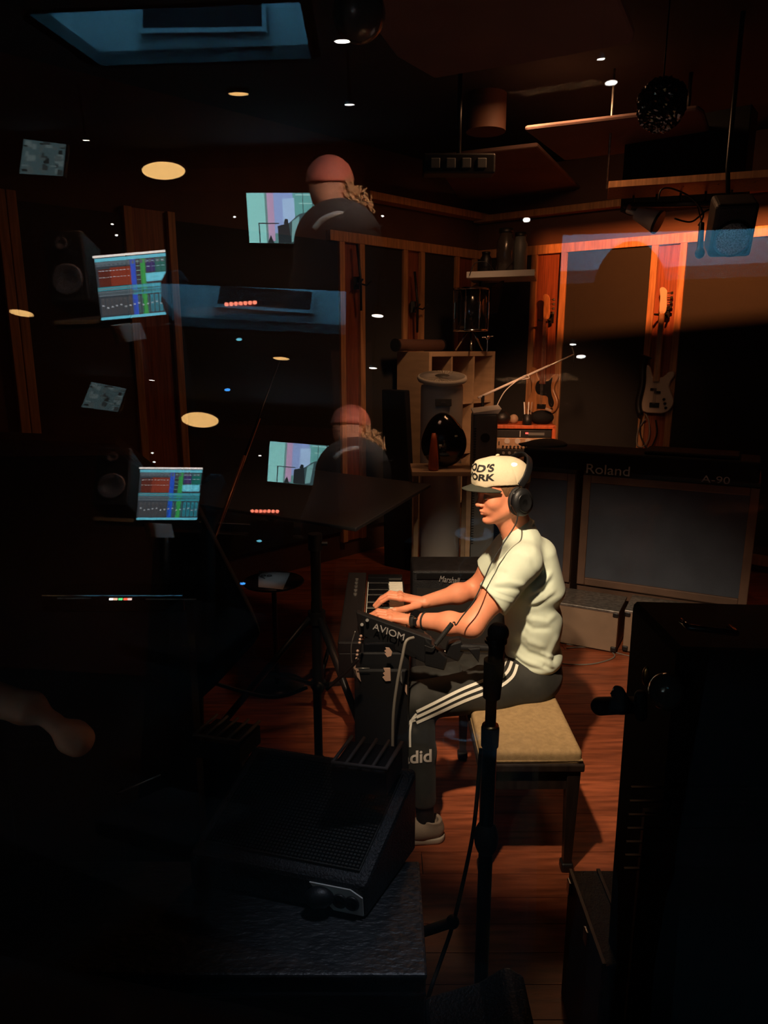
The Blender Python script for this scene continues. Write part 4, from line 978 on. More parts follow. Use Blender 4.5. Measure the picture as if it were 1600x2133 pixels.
# wedge
def wq(px, py): return G(px, py, zc+.003)
b0, b1 = wq(395, 1840), wq(762, 1916); dv = Vector((-(b1-b0).y, (b1-b0).x, 0)).normalized()
dv = Vector((.35, .93, 0)).normalized()
b2 = wq(868, 1768); b3 = b0+(b2-b1); up = Vector((0, 0, 1))
t = thing('floor_monitor', 'black wedge floor monitor lying on the covered case', 'speaker', (b0+b2)/2)
hh = W(893, 1600, b2.y).z-b2.z
bt = [b0, b1, b2, b3]; tp = [b0+up*.075, b1+up*.075, b2+up*hh, b3+up*hh]
MB().hexa(bt, tp).build('cabinet', tolex, t, bevel=.01)
nx = (tp[1]-tp[0]).normalized(); ny = (tp[3]-tp[0]).normalized(); nn = nx.cross(ny).normalized()
def wg(u, v, o): return tp[0].lerp(tp[1], u).lerp(tp[3].lerp(tp[2], u), v)+nn*o
MB().slab([wg(.06, .1, .006), wg(.94, .1, .006), wg(.94, .92, .006), wg(.06, .92, .006)], -nn*.006).build('grille', mat('woven_grille', (.03, .027, .022), .85, weave=180), t)
mb = MB()
for i in range(44): mb.tube([wg(.07+i*.02, .11, .007), wg(.07+i*.02, .91, .007)], .0012, 4)
for i in range(30): mb.tube([wg(.065, .12+i*.027, .0075), wg(.935, .12+i*.027, .0075)], .0012, 4)
o = mb.build('grille_wires', blackm, t); o['kind'] = 'stuff'
pf = b0.lerp(b1, .72)+up*.038
fx = (b1-b0).normalized(); fn = fx.cross(up).normalized()
def ff(u, z, o): return b0+fx*u*(b1-b0).length+up*z+fn*o
pp = MB().slab([ff(.70, .064, .003), ff(.92, .064, .003), ff(.985, .050, .003), ff(.99, .010, .003), ff(.83, .010, .003), ff(.79, .025, .003)], -fn*.003).build('jack_plate', mat('dull_plate', (.62, .60, .55), .5), t)
for u in (.865, .93): MB().lathe([(.015, 0), (.016, .004), (.010, .006), (.009, .002)], ff(u, .036, .003), fn, 20).build('jack_socket', black, pp)
MB().ball(ff(.76, .04, .01), (.03, .02, .022)).build('cable_plug', black, t)

# black wedge at the bottom centre
pts = [(885, 2075), (998, 2042), (1048, 2012), (1062, 2013), (1090, 2028), (1094, 2200), (885, 2200)]
t = tag(MB().slab([W(a, b, .92) for a, b in pts], (0, -.10, 0)).build('black_case', tolex, bevel=.006), 'black case corner poking up at the bottom centre', 'case')
p = W(990, 2195, .92); tag(MB().box((p.x, .87, p.z/2-.005), (.08, .08, p.z-.01)).build('case_stand', blackm), 'black stand carrying the case at the bottom centre', 'stand')

# microphone on its stand, foreground
Ym = 1.35
mt = W(1038, 1318, Ym); px_ = mt.x
t = thing('vocal_microphone', 'black vocal microphone with a ball head in front of the bench', 'microphone', mt)
MB().ball(mt, .0215, 28, 18).build('ball_head', mat('mic_mesh', (.03, .03, .03), .5, metal=.5, weave=900), t)
MB().cyl(mt-Vector((.004, 0, .014)), mt-Vector((.004, 0, .020)), .0225, n=24).build('collar_ring', black, t)
bb = W(1026, 1442, Ym); MB().tube([mt-Vector((0.006, 0, .010)), mt.lerp(bb, .25), bb], [.0185, .0165, .0135], 20).build('mic_body', black, t)
t = thing('microphone_stand', 'black straight microphone stand in front of the bench', 'microphone stand', (W(1022, 1500, Ym).x, Ym, 0))
xs = W(1022, 1500, Ym).x
bl = Vector((xs, Ym, bb.z))
MB().cyl(W(1030, 1375, Ym)+Vector((0, .0, 0)), W(1024, 1452, Ym), .0215, .018, n=20).build('mic_clip', rubber, t)
zz = lambda py: W(1022, py, Ym).z
MB().cyl((xs, Ym, zz(1512)), (xs, Ym, zz(1440)), .0115, n=16).build('upper_pole', bmetal, t)
MB().lathe([(.014, 0), (.0185, .006), (.019, zz(1512)-zz(1558)-.004), (.0165, zz(1512)-zz(1558)), (.012, zz(1512)-zz(1558)+.001)], (xs, Ym, zz(1558)), n=20).build('clutch', black, t)
MB().lathe([(.0168, 0), (.0175, .002), (.0168, .004)], (xs, Ym, zz(1513)), n=20).build('clutch_ring', brass, t)
MB().cyl((xs, Ym, .02), (xs, Ym, zz(1556)), .0155, n=16).build('lower_pole', bmetal, t)
MB().lathe([(.12, 0), (.125, .008), (.12, .018), (.03, .028)], (xs, Ym, 0), n=30).build('round_base', bmetal, t)
MB().ball((xs, Ym, W(1005, 1745, Ym).z), (.026, .026, .045)).build('cable_wrap', rubber, t)
# hanging mic cable and its small foot
tag(MB().tube(spline([W(1002, 1560, 1.5), W(990, 1700, 1.5), W(975, 1790, 1.5), W(945, 1920, 1.45), W(915, 2010, 1.4), W(893, 2075, 1.35), (.06, 1.5, .01)]), .005, 8).build('cable', rubber), 'black cable slanting down left of the microphone stand', 'cable')
t = thing('clamp_arm', 'black clamp arm sticking out from the covered case to the cable', 'clamp', W(930, 1920, 1.45))
MB().tube([W(940, 1922, 1.45), W(885, 1940, 1.45), W(820, 1960, 1.45)], [.012, .012, .014], 12).build('arm', rubber, t); MB().ball(W(943, 1920, 1.45), .016).build('knob', rubber, t)
# thin wires and cable loop near the bench
def loop3(pxs, Y, m, r, lab):
    tag(MB().tube(spline([W(a, b, Y) for a, b in pxs]), r, 6).build('cable', m), lab, 'cable')

# big black cabinet at right with clamp, dome and handle
Yc = 1.50
xl = W(1300, 1500, Yc).x-.005; zc2 = W(1325, 1250, Yc).z
t = thing('black_cabinet', 'tall black cabinet filling the lower right corner', 'cabinet', (xl+.5, Yc+.15, 0))
cz = W(1322, 1248, Yc)
P_ = [W(1316, 1256, Yc), W(1325, 1250, Yc), Vector((cz.x+1.0, Yc, cz.z-.03)), Vector((cz.x+1.0, Yc, 0)), Vector((W(1275, 1800, Yc).x+.01, Yc, 0)), W(1275, 1800, Yc)]
MB().slab(P_, (0, -.26, 0)).build('cabinet_body', blackm, t, bevel=.01)
Yc = 1.24; hq = W(1485, 1306, Yc-.02); MB().tube([hq+Vector((-.045, .03, .0)), hq+Vector((-.045, 0, 0)), hq+Vector((.045, 0, -.012)), hq+Vector((.045, .03, -.012))], .006, 8).build('handle', blackgloss, t)
MB().box(W(1500, 1900, Yc-.01)+Vector((0, .005, -.02)), (.34, .012, .5)).build('grooved_panel', ebony, t)
for k in range(7): MB().box(W(1500, 1640, Yc-.015)+Vector((0, .0, -.03*k)), (.34, .006, .003)).build('groove_strip', ebony, t)
t = thing('chrome_dome', 'small smoked glass dome lamp on the front of the right cabinet', 'lamp', W(1388, 1440, 1.2))
MB().ball(W(1388, 1440, 1.21), (.032, .03, .036), 24, 14).build('dome', mat('smoked_glass', (.05, .055, .05), .12, coat=1), t)
MB().cyl(W(1388, 1440, 1.21), W(1388, 1440, 1.25), .02).build('dome_mount', black, t)
t = thing('stand_clamp', 'black clamp knob poking out left of the right cabinet', 'clamp', W(1265, 1470, 1.25))
f_ = Field(W(1225, 1500, 1.25)-Vector((.01, .05, .01)), W(1345, 1420, 1.25)+Vector((.03, .05, .02)), .003)
f_.cone(W(1250, 1471, 1.25), W(1330, 1468, 1.27), .0175, .016, .01); f_.cone(W(1290, 1440, 1.25), W(1300, 1470, 1.25), .010, .016, .008); f_.cone(W(1276, 1447, 1.25), W(1284, 1432, 1.25), .004, .004, .006)
f_.cone(W(1335, 1490, 1.25), W(1335, 1450, 1.25), .012, .012, .004)
v, q = f_.mesh(); np_mesh('clamp_body', v, q, rubber, t)
MB().tube([W(1273, 1446, 1.243), W(1281, 1430, 1.243)], .002, 6).build('clamp_screw', chrome, t)
MB().ball(W(1346, 1408, 1.27), (.008, .006, .02), 12, 8).build('lever', brass, t)
# trunk at lower right bottom
t = thing('flight_case', 'low dark flight case with metal edges at the bottom right', 'case', (G(1260, 1900, .3).x, 1.2, 0))
zt = .42; T = [G(1185, 1812, zt), G(1312, 1815, zt)]
xL, xR, yF = T[0].x, T[1].x+.25, T[0].y
MB().box(((xL+xR)/2, yF-.16, zt/2), (xR-xL, .32, zt)).build('case_body', tolex, t, bevel=.006)
for x in (xL+.004, G(1247, 1815, zt).x): MB().box((x, yF-.16, zt+.002), (.010, .32, .006)).build('edge_rail', bmetal, t, bevel=.001)
for y, z in ((yF-.03, zt-.03), (yF-.2, zt-.03)): MB().box((xL-.004, y, z), (.01, .025, .04)).build('latch', chrome, t, bevel=.002)
comb(402, 1530, 498, 1545, 1.62, 'slotted strip standing in for a reflection in the dark lower left', mat('dim_comb', (.07, .05, .04), .7))
comb(690, 1588, 805, 1602, 1.30, 'slotted strip standing in for a reflection below the keyboard stand', MATS['dim_comb'])
a, b = W(245, 1652, 1.5), W(334, 1614, 1.5)
tag(MB().tube([a, b], .0018, 6).build('thin_rod', steel), 'thin steel rod glinting in the dark lower left', 'rod')
tag(MB().tube([a-Vector((0, -.03, .005)), a], .006, 6).cyl(a, (a.x, a.y, 0), .006, n=8).build('rod_stand', blackm), 'thin black stand under the steel rod at lower left', 'stand')
# dark rail curving along the window sill
pts = [wf(s, .1, 1.05+.0)+Vector((0, 0, .012)) for s in np.linspace(-.9, .9, 9)]

# ================================================================== THE MAN AT THE KEYS
man = thing('person', 'man in a cream cap, pale t-shirt and black striped track pants playing keys', 'person', ((bx0+bx1)/2, 2.75, .46))
Bp = []                                   # pieces of the body: (verts, quads)
# joints
HIPL, HIPR = W(1092, 1425, 2.66), W(1080, 1405, 2.90)
KNL, ANL = W(868, 1462, 2.50), W(882, 1672, 2.43)
KNR, ANR = W(872, 1425, 2.98), W(872, 1600, 3.02)
SHL, SHR = W(1088, 1172, 2.575), W(1060, 1140, 2.93)
ELL, WRL = W(982, 1303, 2.50), W(858, 1291, 2.655)
ELR, WRR = W(990, 1228, 3.00), W(885, 1254, 2.865)
NKB = W(1080, 1112, 2.75); CH = W(1098, 1195, 2.745); MID = W(1112, 1290, 2.745); PEL = W(1105, 1390, 2.76)
YA = (0, 1, 0)
# --- head in its own coordinates (x forward, y to his left, z up)
hc = W(1045, 1022, 2.72)
yw, pt = R(17), R(9)
fwd = Vector((-math.cos(yw)*math.cos(pt), -math.sin(yw)*math.cos(pt), -math.sin(pt)))
lft = Vector((0, 0, 1)).cross(fwd).normalized(); upv = fwd.cross(lft)
HM = np.array([list(fwd), list(lft), list(upv)]).T
def hw(p): return Vector(HM@np.array(p, float))+hc
def hwa(v): return v@HM.T+np.array(hc)
def wh(p): return np.array((Vector(p)-hc))@HM
h_ = Field((-.13, -.11, -.30), (.14, .11, .15), .0026)
h_.ell((-.012, 0, .035), (.097, .076, .088), .01)
h_.ell((.028, 0, -.03), (.060, .060, .082), .03)
for s in (-1, 1):
    h_.cone((-.008, s*.052, -.058), (.062, s*.016, -.098), .017, .014, .03)
    h_.cone((-.012, s*.055, -.03), (-.008, s*.053, -.06), .018, .017, .025)
    h_.ell((.058, s*.036, -.030), (.022, .022, .022), .02)
    h_.ell((.070, s*.014, -.060), (.020, .022, .018), .015)
h_.ell((.074, 0, -.102), (.018, .019, .014), .014)
h_.cone((.080, -.03, .020), (.080, .03, .020), .013, .013, .015)
h_.ell((.050, 0, .045), (.04, .06, .05), .02)
for s in (-1, 1): h_.ell((.092, s*.033, .000), (.016, .017, .012), .012, mode='sub')
for s in (-1, 1): h_.ell((.076, s*.032, -.002), (.0130, .0140, .0120), .004)
h_.cone((.084, 0, .008), (.101, 0, -.028), .0075, .0095, .010)
h_.ell((.103, 0, -.033), (.0115, .0105, .0095), .006)
for s in (-1, 1):
    h_.ell((.094, s*.0115, -.036), (.0095, .0068, .0075), .005)
    h_.ell((.099, s*.006, -.0435), (.004, .0032, .003), .002, mode='sub')
h_.cone((.090, 0, -.044), (.091, 0, -.056), .004, .005, .006)
h_.cone((.089, -.017, -.062), (.0925, 0, -.0595), .0035, .0062, .006); h_.cone((.089, .017, -.062), (.0925, 0, -.0595), .0035, .0062, .006)
h_.cone((.086, -.014, -.0705), (.0895, 0, -.0725), .004, .0070, .006); h_.cone((.086, .014, -.0705), (.0895, 0, -.0725), .004, .0070, .006)
h_.cone((.100, -.010, -.0665), (.100, .010, -.0665), .0022, .0022, .002, mode='sub')
h_.cone((.100, 0, -.0665), (.092, .020, -.0668), .0022, .0018, .002, mode='sub'); h_.cone((.100, 0, -.0665), (.092, -.020, -.0668), .0022, .0018, .002, mode='sub')
h_.ell((.092, 0, -.0835), (.008, .016, .005), .008, mode='sub')
for s in (-1, 1): h_.ell((-.012, s*.076, -.012), (.019, .010, .031), .006)
nb = wh(NKB); n0 = np.array((-.028, 0, -.065))
h_.cone(n0, nb+np.array((.0, 0, .0)), .053, .062, .03)
h_.cone((.02, 0, -.105), nb+np.array((.030, 0, 0)), .022, .025, .03)
h_.cone((-.03, .05, -.07), nb+np.array((.045, .01, 0)), .012, .010, .02); h_.cone((-.03, -.05, -.07), nb+np.array((.045, -.01, 0)), .012, .010, .02)
v, q = h_.mesh(); v = relax(v, q, 1, .4); Bp.append((hwa(v), q))
# --- left arm (near) and right arm (far)
def arm(el, wr, sh, lo, hi):
    f = Field(lo, hi, .0035)
    f.cone(sh, el, .054, .042, .03); f.ell(np.array(sh.lerp(el, .55)), (.05, .05, .055), .02)
    f.cone(el, el.lerp(wr, .35), .041, .041, .03); f.cone(el.lerp(wr, .35), wr, .041, .027, .03)
    return f
lo = np.minimum(np.minimum(ELL, WRL), SHL)-.08; hi = np.maximum(np.maximum(ELL, WRL), SHL)+.08
f = arm(ELL, WRL, SHL, lo, hi); v, q = f.mesh(); v = relax(v, q, 2); Bp.append((v, q))
lo = np.minimum(np.minimum(ELR, WRR), SHR)-.08; hi = np.maximum(np.maximum(ELR, WRR), SHR)+.08
f = arm(ELR, WRR, SHR, lo, hi); v, q = f.mesh(); v = relax(v, q, 2); Bp.append((v, q))
def hand(fore, wr, mcp, fingers, thumb, lo, hi, flat):
    f = Field(lo, hi, .0019)
    f.cone(fore, wr, .030, .0255, .01, sq=(flat, .8))
    for m_ in mcp: f.cone(wr, m_, .021, .0125, .012, sq=(flat, .72))
    for i in range(3): f.cone(mcp[i], mcp[i+1], .0125, .0118, .010)
    for m_ in mcp: f.ell(np.array(m_)+np.array(flat)*.003, (.0115, .0105, .0115), .006)
    for (m_, ps), r0 in zip(zip(mcp, fingers), (.0095, .0098, .0093, .0082)):
        f.chain([m_]+ps, [r0+.0012, r0*.98, r0*.88, r0*.74], .003)
    f.chain(thumb, [.017, .0135, .0105, .0088], .006)
    return f
KT = KZ+.006
# right hand: thumb towards us
wr = WRR; mx = W(834, 1250, 2.84).x
mz = KZ+.052
mcpR = [Vector((mx, 2.842+i*.0205, mz-abs(i-1.2)*.003)) for i in range(4)]
def fing(m_, dx, dy, zt, ln):
    return [m_+Vector((-ln*.46, dy*.4, .006)), m_+Vector((-ln*.76, dy*.8, -.014)), Vector((m_.x-ln*.97, m_.y+dy, zt))]
fR = [fing(mcpR[0], 0, -.004, KT+.005, .105), fing(mcpR[1], 0, .0, KT+.005, .112), fing(mcpR[2], 0, .006, KT+.005, .104), fing(mcpR[3], 0, .014, KT+.005, .085)]
thR = [wr+Vector((-.030, -.018, -.008)), W(846, 1268, 2.815), W(824, 1273, 2.79), W(804, 1272, 2.78)]
thR[3].z = KT+.004; thR[2].z = KT+.012
lo = np.minimum.reduce([np.array(p) for p in fR[0]+fR[1]+fR[3]+thR+[wr]])-.035; hi = np.maximum.reduce([np.array(p) for p in fR[3]+thR+[wr]+mcpR])+.04; hi[0] = wr.x+.06
f = hand(wr.lerp(ELR, .16), wr, mcpR, fR, thR, lo, hi, (0, 0, 1)); v, q = f.mesh(); v = relax(v, q, 1, .4); Bp.append((v, q))
# left hand: little finger towards us
wr = WRL; mx = W(812, 1288, 2.66).x; mz = KZ+.040
mcpL = [Vector((mx, 2.715-i*.021, mz-abs(i-1.2)*.003)) for i in range(4)]
fL = [fing(mcpL[0], 0, .008, KT+.005, .100), fing(mcpL[1], 0, .003, KT+.005, .108), fing(mcpL[2], 0, -.004, KT+.005, .100), fing(mcpL[3], 0, -.012, KT+.005, .082)]
thL = [wr+Vector((-.030, .020, -.008)), wr+Vector((-.055, .045, -.018)), wr+Vector((-.080, .060, -.028)), wr+Vector((-.105, .066, -.034))]
thL[3].z = max(thL[3].z, KT+.004); thL[2].z = max(thL[2].z, KT+.008)
pts = [np.array(p) for fg in fL for p in fg]+[np.array(p) for p in thL+[wr]]
lo = np.minimum.reduce(pts)-.035; hi = np.maximum.reduce(pts)+.04; hi[0] = wr.x+.06
f = hand(wr.lerp(ELL, .16), wr, mcpL, fL, thL, lo, hi, (0, 0, 1)); v, q = f.mesh(); v = relax(v, q, 1, .4); Bp.append((v, q))
# --- trunk and legs under the clothes
f = Field((-.05, 2.3, .02), (.75, 3.2, 1.2), .009)
f.cone(CH, NKB+Vector((.01, 0, -.03)), .085, .05, .03, sq=(YA, 1.3)); f.cone(MID, CH, .085, .09, .03, sq=(YA, 1.35)); f.cone(PEL, MID, .09, .085, .03, sq=(YA, 1.4))
for a, b, c, s_ in ((HIPL, KNL, ANL, SHL), (HIPR, KNR, ANR, SHR)):
    f.cone(a, b, .068, .048, .02); f.cone(b, c, .045, .034, .02); f.cone(CH.lerp(NKB, .5), s_, .05, .04, .03)
v, q = f.mesh(); Bp.append((v, q))
vs = []; qs = []; n0_ = 0
for v, q in Bp: vs.append(v); qs.append(q+n0_); n0_ += len(v)
body = np_mesh('body', np.concatenate(vs), np.concatenate(qs), skin, man)
# finger nail plates on the near thumb
MB().ball(thR[3]+Vector((-.002, -.0015, .0075)), (.006, .0048, .0022), 12, 8).build('thumbnail', mat('nail', (.82, .52, .40), .3), body)
# --- eyes, brows, hair
for s in (-1, 1):
    c = hw((.0795, s*.032, -.0035)); MB().ball(c, .0105, 18, 12).build('eye', mat('eye_white', (.5, .45, .4), .3), man)
    mb = MB(); mb.tube([hw((.0805+.0085*math.cos(a)*1.0, s*(.032+.0135*math.sin(a)), -.0045-.001*math.cos(a))) for a in np.linspace(-1.2, 1.2, 9)], .0014, 6); mb.build('eyelashes', hairm, man)
    mb = MB(); mb.tube([hw((.0935-.010*abs(k-1)**2*.35-.004*k, s*(.016+k*.0125), .0185+.004*math.sin(k*1.2))) for k in np.linspace(0, 2.6, 8)], [.002, .0032, .0036, .0036, .0034, .003, .0024, .0014], 6); mb.build('eyebrow', hairm, man)
hr = Field((-.14, -.11, -.09), (.1, .11, .12), .003)
hr.ell((-.016, 0, .030), (.101, .0805, .090), .01, clips=[((0.022, 0, 0), (1, 0, -.35)), ((0, 0, -.055), (.35, 0, -1))])
v, q = hr.mesh(); np_mesh('hair', hwa(v), q, hairm, man)
# --- cap
cp = Field((-.15, -.12, 0), (.14, .12, .19), .0026)
tilt = [((0, 0, .036), (.16, 0, -1))]
cp.ell((-.012, 0, .045), (.109, .0885, .086), .01, clips=tilt)
cp.ell((.030, 0, .070), (.074, .068, .070), .02, clips=tilt)
cp.cone((.082, -.022, .045), (.072, -.02, .105), .022, .024, .03, clips=tilt); cp.cone((.082, .022, .045), (.072, .02, .105), .022, .024, .03, clips=tilt)
cp.ell((-.012, 0, .040), (.104, .0835, .080), .003, mode='sub')
v, q = cp.mesh(); v = relax(v, q, 1, .4)
ang = np.arctan2(v[:, 1], v[:, 0]+.01); rr = np.hypot(v[:, 1], v[:, 0]+.01)
for a0_ in (R(42), R(-42), R(100), R(-100), R(180)):
    d = np.abs((ang-a0_+np.pi) % (2*np.pi)-np.pi)*np.maximum(rr, .02); s_ = np.exp(-(d/.0022)**2)*.0013
    v[:, :2] *= (1-s_[:, None]/np.maximum(rr[:, None], .02)*(v[:, 2:3] > .03))
cap = np_mesh('cap', hwa(v), q, capm, man); cap['label'] = 'cream cap with black lettering and a dark olive brim'
CAPBVH = BVHTree.FromPolygons([Vector(p) for p in hwa(v)], q.tolist())
MB().lathe([(.002, 0), (.008, .001), (.007, .005), (.002, .007)], hw((.0, 0, .138)), upv, 16).build('button', capm, cap)
mb = MB(); nu, nv_ = 25, 10; top = []; 
for j in range(nv_):
    for i in range(nu):
        a = (i/(nu-1)-.5)*2; th = a*R(66); u = j/(nv_-1)
        rin = .094; x = -.006+rin*math.cos(th)*1.10+u*(.060*(1-abs(a)**2.6*.9)); yy = (.086)*math.sin(th)*(1+u*.02)
        z = .040+.010*math.cos(th)-u*.008-.022*(a*a)*(1-.2*u)
        top.append((x, yy, z))
vsb = [hw(p) for p in top]+[hw((p[0], p[1], p[2]-.0035)) for p in top]; N = nu*nv_
fs = [(j*nu+i, j*nu+i+1, (j+1)*nu+i+1, (j+1)*nu+i) for j in range(nv_-1) for i in range(nu-1)]
fs2 = [tuple(N+k for k in reversed(f)) for f in fs]
edge = [(0*nu+i, 0*nu+i+1) for i in range(nu-1)]+[((nv_-1)*nu+i+1, (nv_-1)*nu+i) for i in range(nu-1)]+[((j+1)*nu, j*nu) for j in range(nv_-1)]+[(j*nu+nu-1, (j+1)*nu+nu-1) for j in range(nv_-1)]
mb.add(vsb, fs+fs2+[(b, a, a+N, b+N) for a, b in edge], True).build('brim', brimm, cap)
# lettering wrapped on the front panel
for body_, zc_, sz, wdt in (("GOD'S", .113, .033, .118), ("WORK", .081, .033, .118)):
    me = text_mesh(body_, sz, 0.0, shear=.12, off=.0013); me.materials.clear()
    bm = bmesh.new(); bm.from_mesh(me)
    bmesh.ops.triangulate(bm, faces=bm.faces[:])
    bmesh.ops.subdivide_edges(bm, edges=[e for e in bm.edges if e.calc_length() > .006], cuts=2)
    xs_ = [v_.co.x for v_ in bm.verts]; k_ = wdt/(max(xs_)-min(xs_))
    for v_ in bm.verts:
        a = v_.co.x*k_/.082+.16; z = zc_+v_.co.y-v_.co.x*.10
        o = hw((-.0, 0, z)); d = (fwd*math.cos(a)+lft*math.sin(a)).normalized()
        hit = CAPBVH.ray_cast(o+d*.3, -d)
        v_.co = hit[0]+d*.0013 if hit[0] is not None else o+d*.1
    bm.to_mesh(me); bm.free(); link_mesh('lettering', me, blackprint, cap)
# --- shirt
sf = Field((.20, 2.38, .44), (.72, 3.16, 1.30), .0042)
sf.cone(W(1092, 1205, 2.745), W(1086, 1128, 2.745), .102, .068, .04, sq=(YA, 1.45))
sf.cone(W(1110, 1290, 2.745), W(1094, 1205, 2.745), .104, .106, .04, sq=(YA, 1.42))
sf.cone(W(1108, 1352, 2.745), W(1112, 1290, 2.745), .106, .103, .04, sq=(YA, 1.42))
sf.ell(np.array(W(1114, 1360, 2.75)), (.106, .165, .060), .03)
sf.cone(W(1086, 1120, 2.745), NKB+Vector((.002, 0, .020)), .066, .062, .025, sq=(YA, 1.06))
for s_, e_ in ((SHL, ELL), (SHR, ELR)):
    sf.cone(NKB+Vector((.02, (s_.y-NKB.y)*.35, -.035)), s_+Vector((.01, 0, -.002)), .058, .060, .04)
    cut = s_.lerp(e_, .60); n_ = (e_-s_)+Vector((-.07, 0, .03))
    sf.cone(s_, s_.lerp(e_, .80), .066, .074, .035, clips=[(cut, n_)])
sf.cone(W(1128, 1150, 2.745), W(1138, 1220, 2.745), .055, .07, .03, sq=(YA, 2.0))
# neck opening, sleeve openings, lower hem
sf.cone(NKB+Vector((-.01, 0, .0)), NKB+Vector((-.05, -.0, .10)), .050, .062, .006, mode='sub')
for s_, e_ in ((SHL, ELL), (SHR, ELR)):
    sf.cone(s_.lerp(e_, .45), s_.lerp(e_, .9), .058, .066, .004, mode='sub')
hemn = Vector((.30, 0, -1))
hemp = W(1100, 1392, 2.6)
v, q = sf.mesh(); v = relax(v, q, 2, .5)
FL = [([(1062, 1195), (1030, 1190), (1010, 1222)], 7, -.006), ([(1115, 1165), (1080, 1150), (1045, 1160), (1022, 1185)], 9, .004),
      ([(1100, 1220), (1060, 1212), (1020, 1215)], 6, .004), ([(1098, 1232), (1060, 1226), (1022, 1224)], 5, -.004),
      ([(1140, 1185), (1125, 1205), (1100, 1222), (1085, 1250)], 6, -.008), ([(1150, 1190), (1130, 1218), (1102, 1236)], 5, .006), ([(1152, 1205), (1132, 1232), (1100, 1248)], 5, -.006),
      ([(1158, 1225), (1135, 1248), (1098, 1262)], 6, .005), ([(1090, 1265), (1120, 1262), (1155, 1240)], 5, -.004),
      ([(1088, 1270), (1105, 1290), (1140, 1295), (1162, 1275)], 7, .005), ([(1085, 1290), (1110, 1310), (1150, 1310)], 6, -.005), ([(1092, 1268), (1090, 1310), (1095, 1345)], 6, -.004),
      ([(1075, 1305), (1100, 1335), (1140, 1350)], 7, .005), ([(1070, 1330), (1100, 1360), (1140, 1372)], 6, -.006), ([(1060, 1345), (1090, 1375), (1125, 1388)], 6, .006),
      ([(1060, 1360), (1100, 1390), (1140, 1400)], 5, -.005), ([(1164, 1320), (1140, 1370), (1150, 1395)], 6, .006), ([(1166, 1350), (1150, 1380)], 6, -.005), ([(1125, 1360), (1155, 1372)], 5, .006), ([(1130, 1385), (1158, 1398)], 5, -.006),
      ([(1088, 1085), (1110, 1120), (1118, 1160)], 8, .003), ([(1046, 1125), (1035, 1150), (1022, 1195)], 5, -.005), ([(1055, 1118), (1048, 1145), (1035, 1180)], 5, .004), ([(1075, 1110), (1050, 1140), (1036, 1180)], 6, .004),
      ([(1012, 1231), (1036, 1244), (1072, 1256)], 2.6, .0022), ([(1016, 1224), (1040, 1236), (1076, 1248)], 2, -.0015),
      ([(1105, 1165), (1120, 1200), (1112, 1235)], 5, -.003)]
v = folds(v, q, FL)
shirt = np_mesh('t_shirt', v, q, shirtm, man); shirt['label'] = 'pale mint short-sleeved t-shirt'
# collar band
ring = []
for a in np.linspace(0, 2*math.pi, 33):
    c = NKB+Vector((-.004, 0, .022)); ring.append(c+Vector((math.cos(a)*.060, math.sin(a)*.063, math.cos(a)*.028)))
MB().tube(ring, .006, 8).build('collar', shirtm, shirt)
# --- track pants
pf_ = Field((-.02, 2.34, .06), (.72, 3.2, .80), .0052)
pf_.ell(np.array(PEL+Vector((.0, 0, -.015))), (.125, .185, .115), .03); pf_.cone(PEL, W(1108, 1345, 2.75), .108, .100, .04, sq=(YA, 1.4))
for a, b, c, y_ in ((HIPL, KNL, ANL, -1), (HIPR, KNR, ANR, 1)):
    a2 = a+Vector((0, 0, .0))
    pf_.cone(a2, b+Vector((0, 0, .005)), .098, .070, .04)
    pf_.cone(b, b.lerp(c, .5), .069, .060, .03); pf_.cone(b.lerp(c, .5), c+Vector((0, 0, .01)), .060, .048, .02, clips=[(c+Vector((0, 0, .0)), (0, 0, -1))])
    m_ = a.lerp(b, .35); pf_.ell(np.array(m_+Vector((0, 0, -.0))), (.12, .092, .088), .03)
v, q = pf_.mesh(); v = relax(v, q, 2, .5)
# the seat presses the cloth flat
on = (v[:, 0] > bx0+.0) & (v[:, 1] > by0); v[on, 2] = np.maximum(v[on, 2], .492)
FP = [([(880, 1350), (920, 1370), (960, 1352)], 8, .006), ([(930, 1340), (970, 1375), (1010, 1390)], 8, .006), ([(955, 1335), (1000, 1360), (1040, 1365)], 8, -.006), ([(860, 1400), (900, 1390), (960, 1395)], 9, -.005), ([(1010, 1345), (1000, 1380), (985, 1410)], 7, .006), ([(862, 1425), (900, 1415)], 8, .004), ([(870, 1480), (855, 1500), (870, 1525)], 7, -.006)]
v = folds(v, q, FP)
pants = np_mesh('track_pants', v, q, pantsm, man); pants['label'] = 'black track pants with three white side stripes'
PB = BVHTree.FromPolygons([Vector(p) for p in v], q.tolist())
def ribbon(pxs, wpx, nm, m, par):
    P = [Vector((a, b, 0)) for a, b in pxs]; path = spline(P, 10); vsr = []
    for i, p in enumerate(path):
        d = (path[min(i+1, len(path)-1)]-path[max(i-1, 0)]); d.normalize(); nn_ = Vector((-d.y, d.x, 0))
        for s in (-1, -.33, .33, 1):
            r = Vector(ray(p.x+nn_.x*wpx*s/2, p.y+nn_.y*wpx*s/2)).normalized(); hit = PB.ray_cast(Vector(CAM), r)
            if hit[0] is None: vsr.append(None)
            else: vsr.append(hit[0]+hit[1]*(.0022 if hit[1].dot(r) < 0 else -.0022))
    keep = {}; vl = []
    for i, p in enumerate(vsr):
        if p is not None: keep[i] = len(vl); vl.append(p)
    fs = []
    for i in range(len(path)-1):
        for s in range(3):
            k = [i*4+s, i*4+s+1, (i+1)*4+s+1, (i+1)*4+s]
            if all(a in keep for a in k) and max((vsr[a]-vsr[k[0]]).length for a in k) < .05: fs.append(tuple(keep[a] for a in k))
    if fs: MB().add(vl, fs, True).build(nm, m, par)
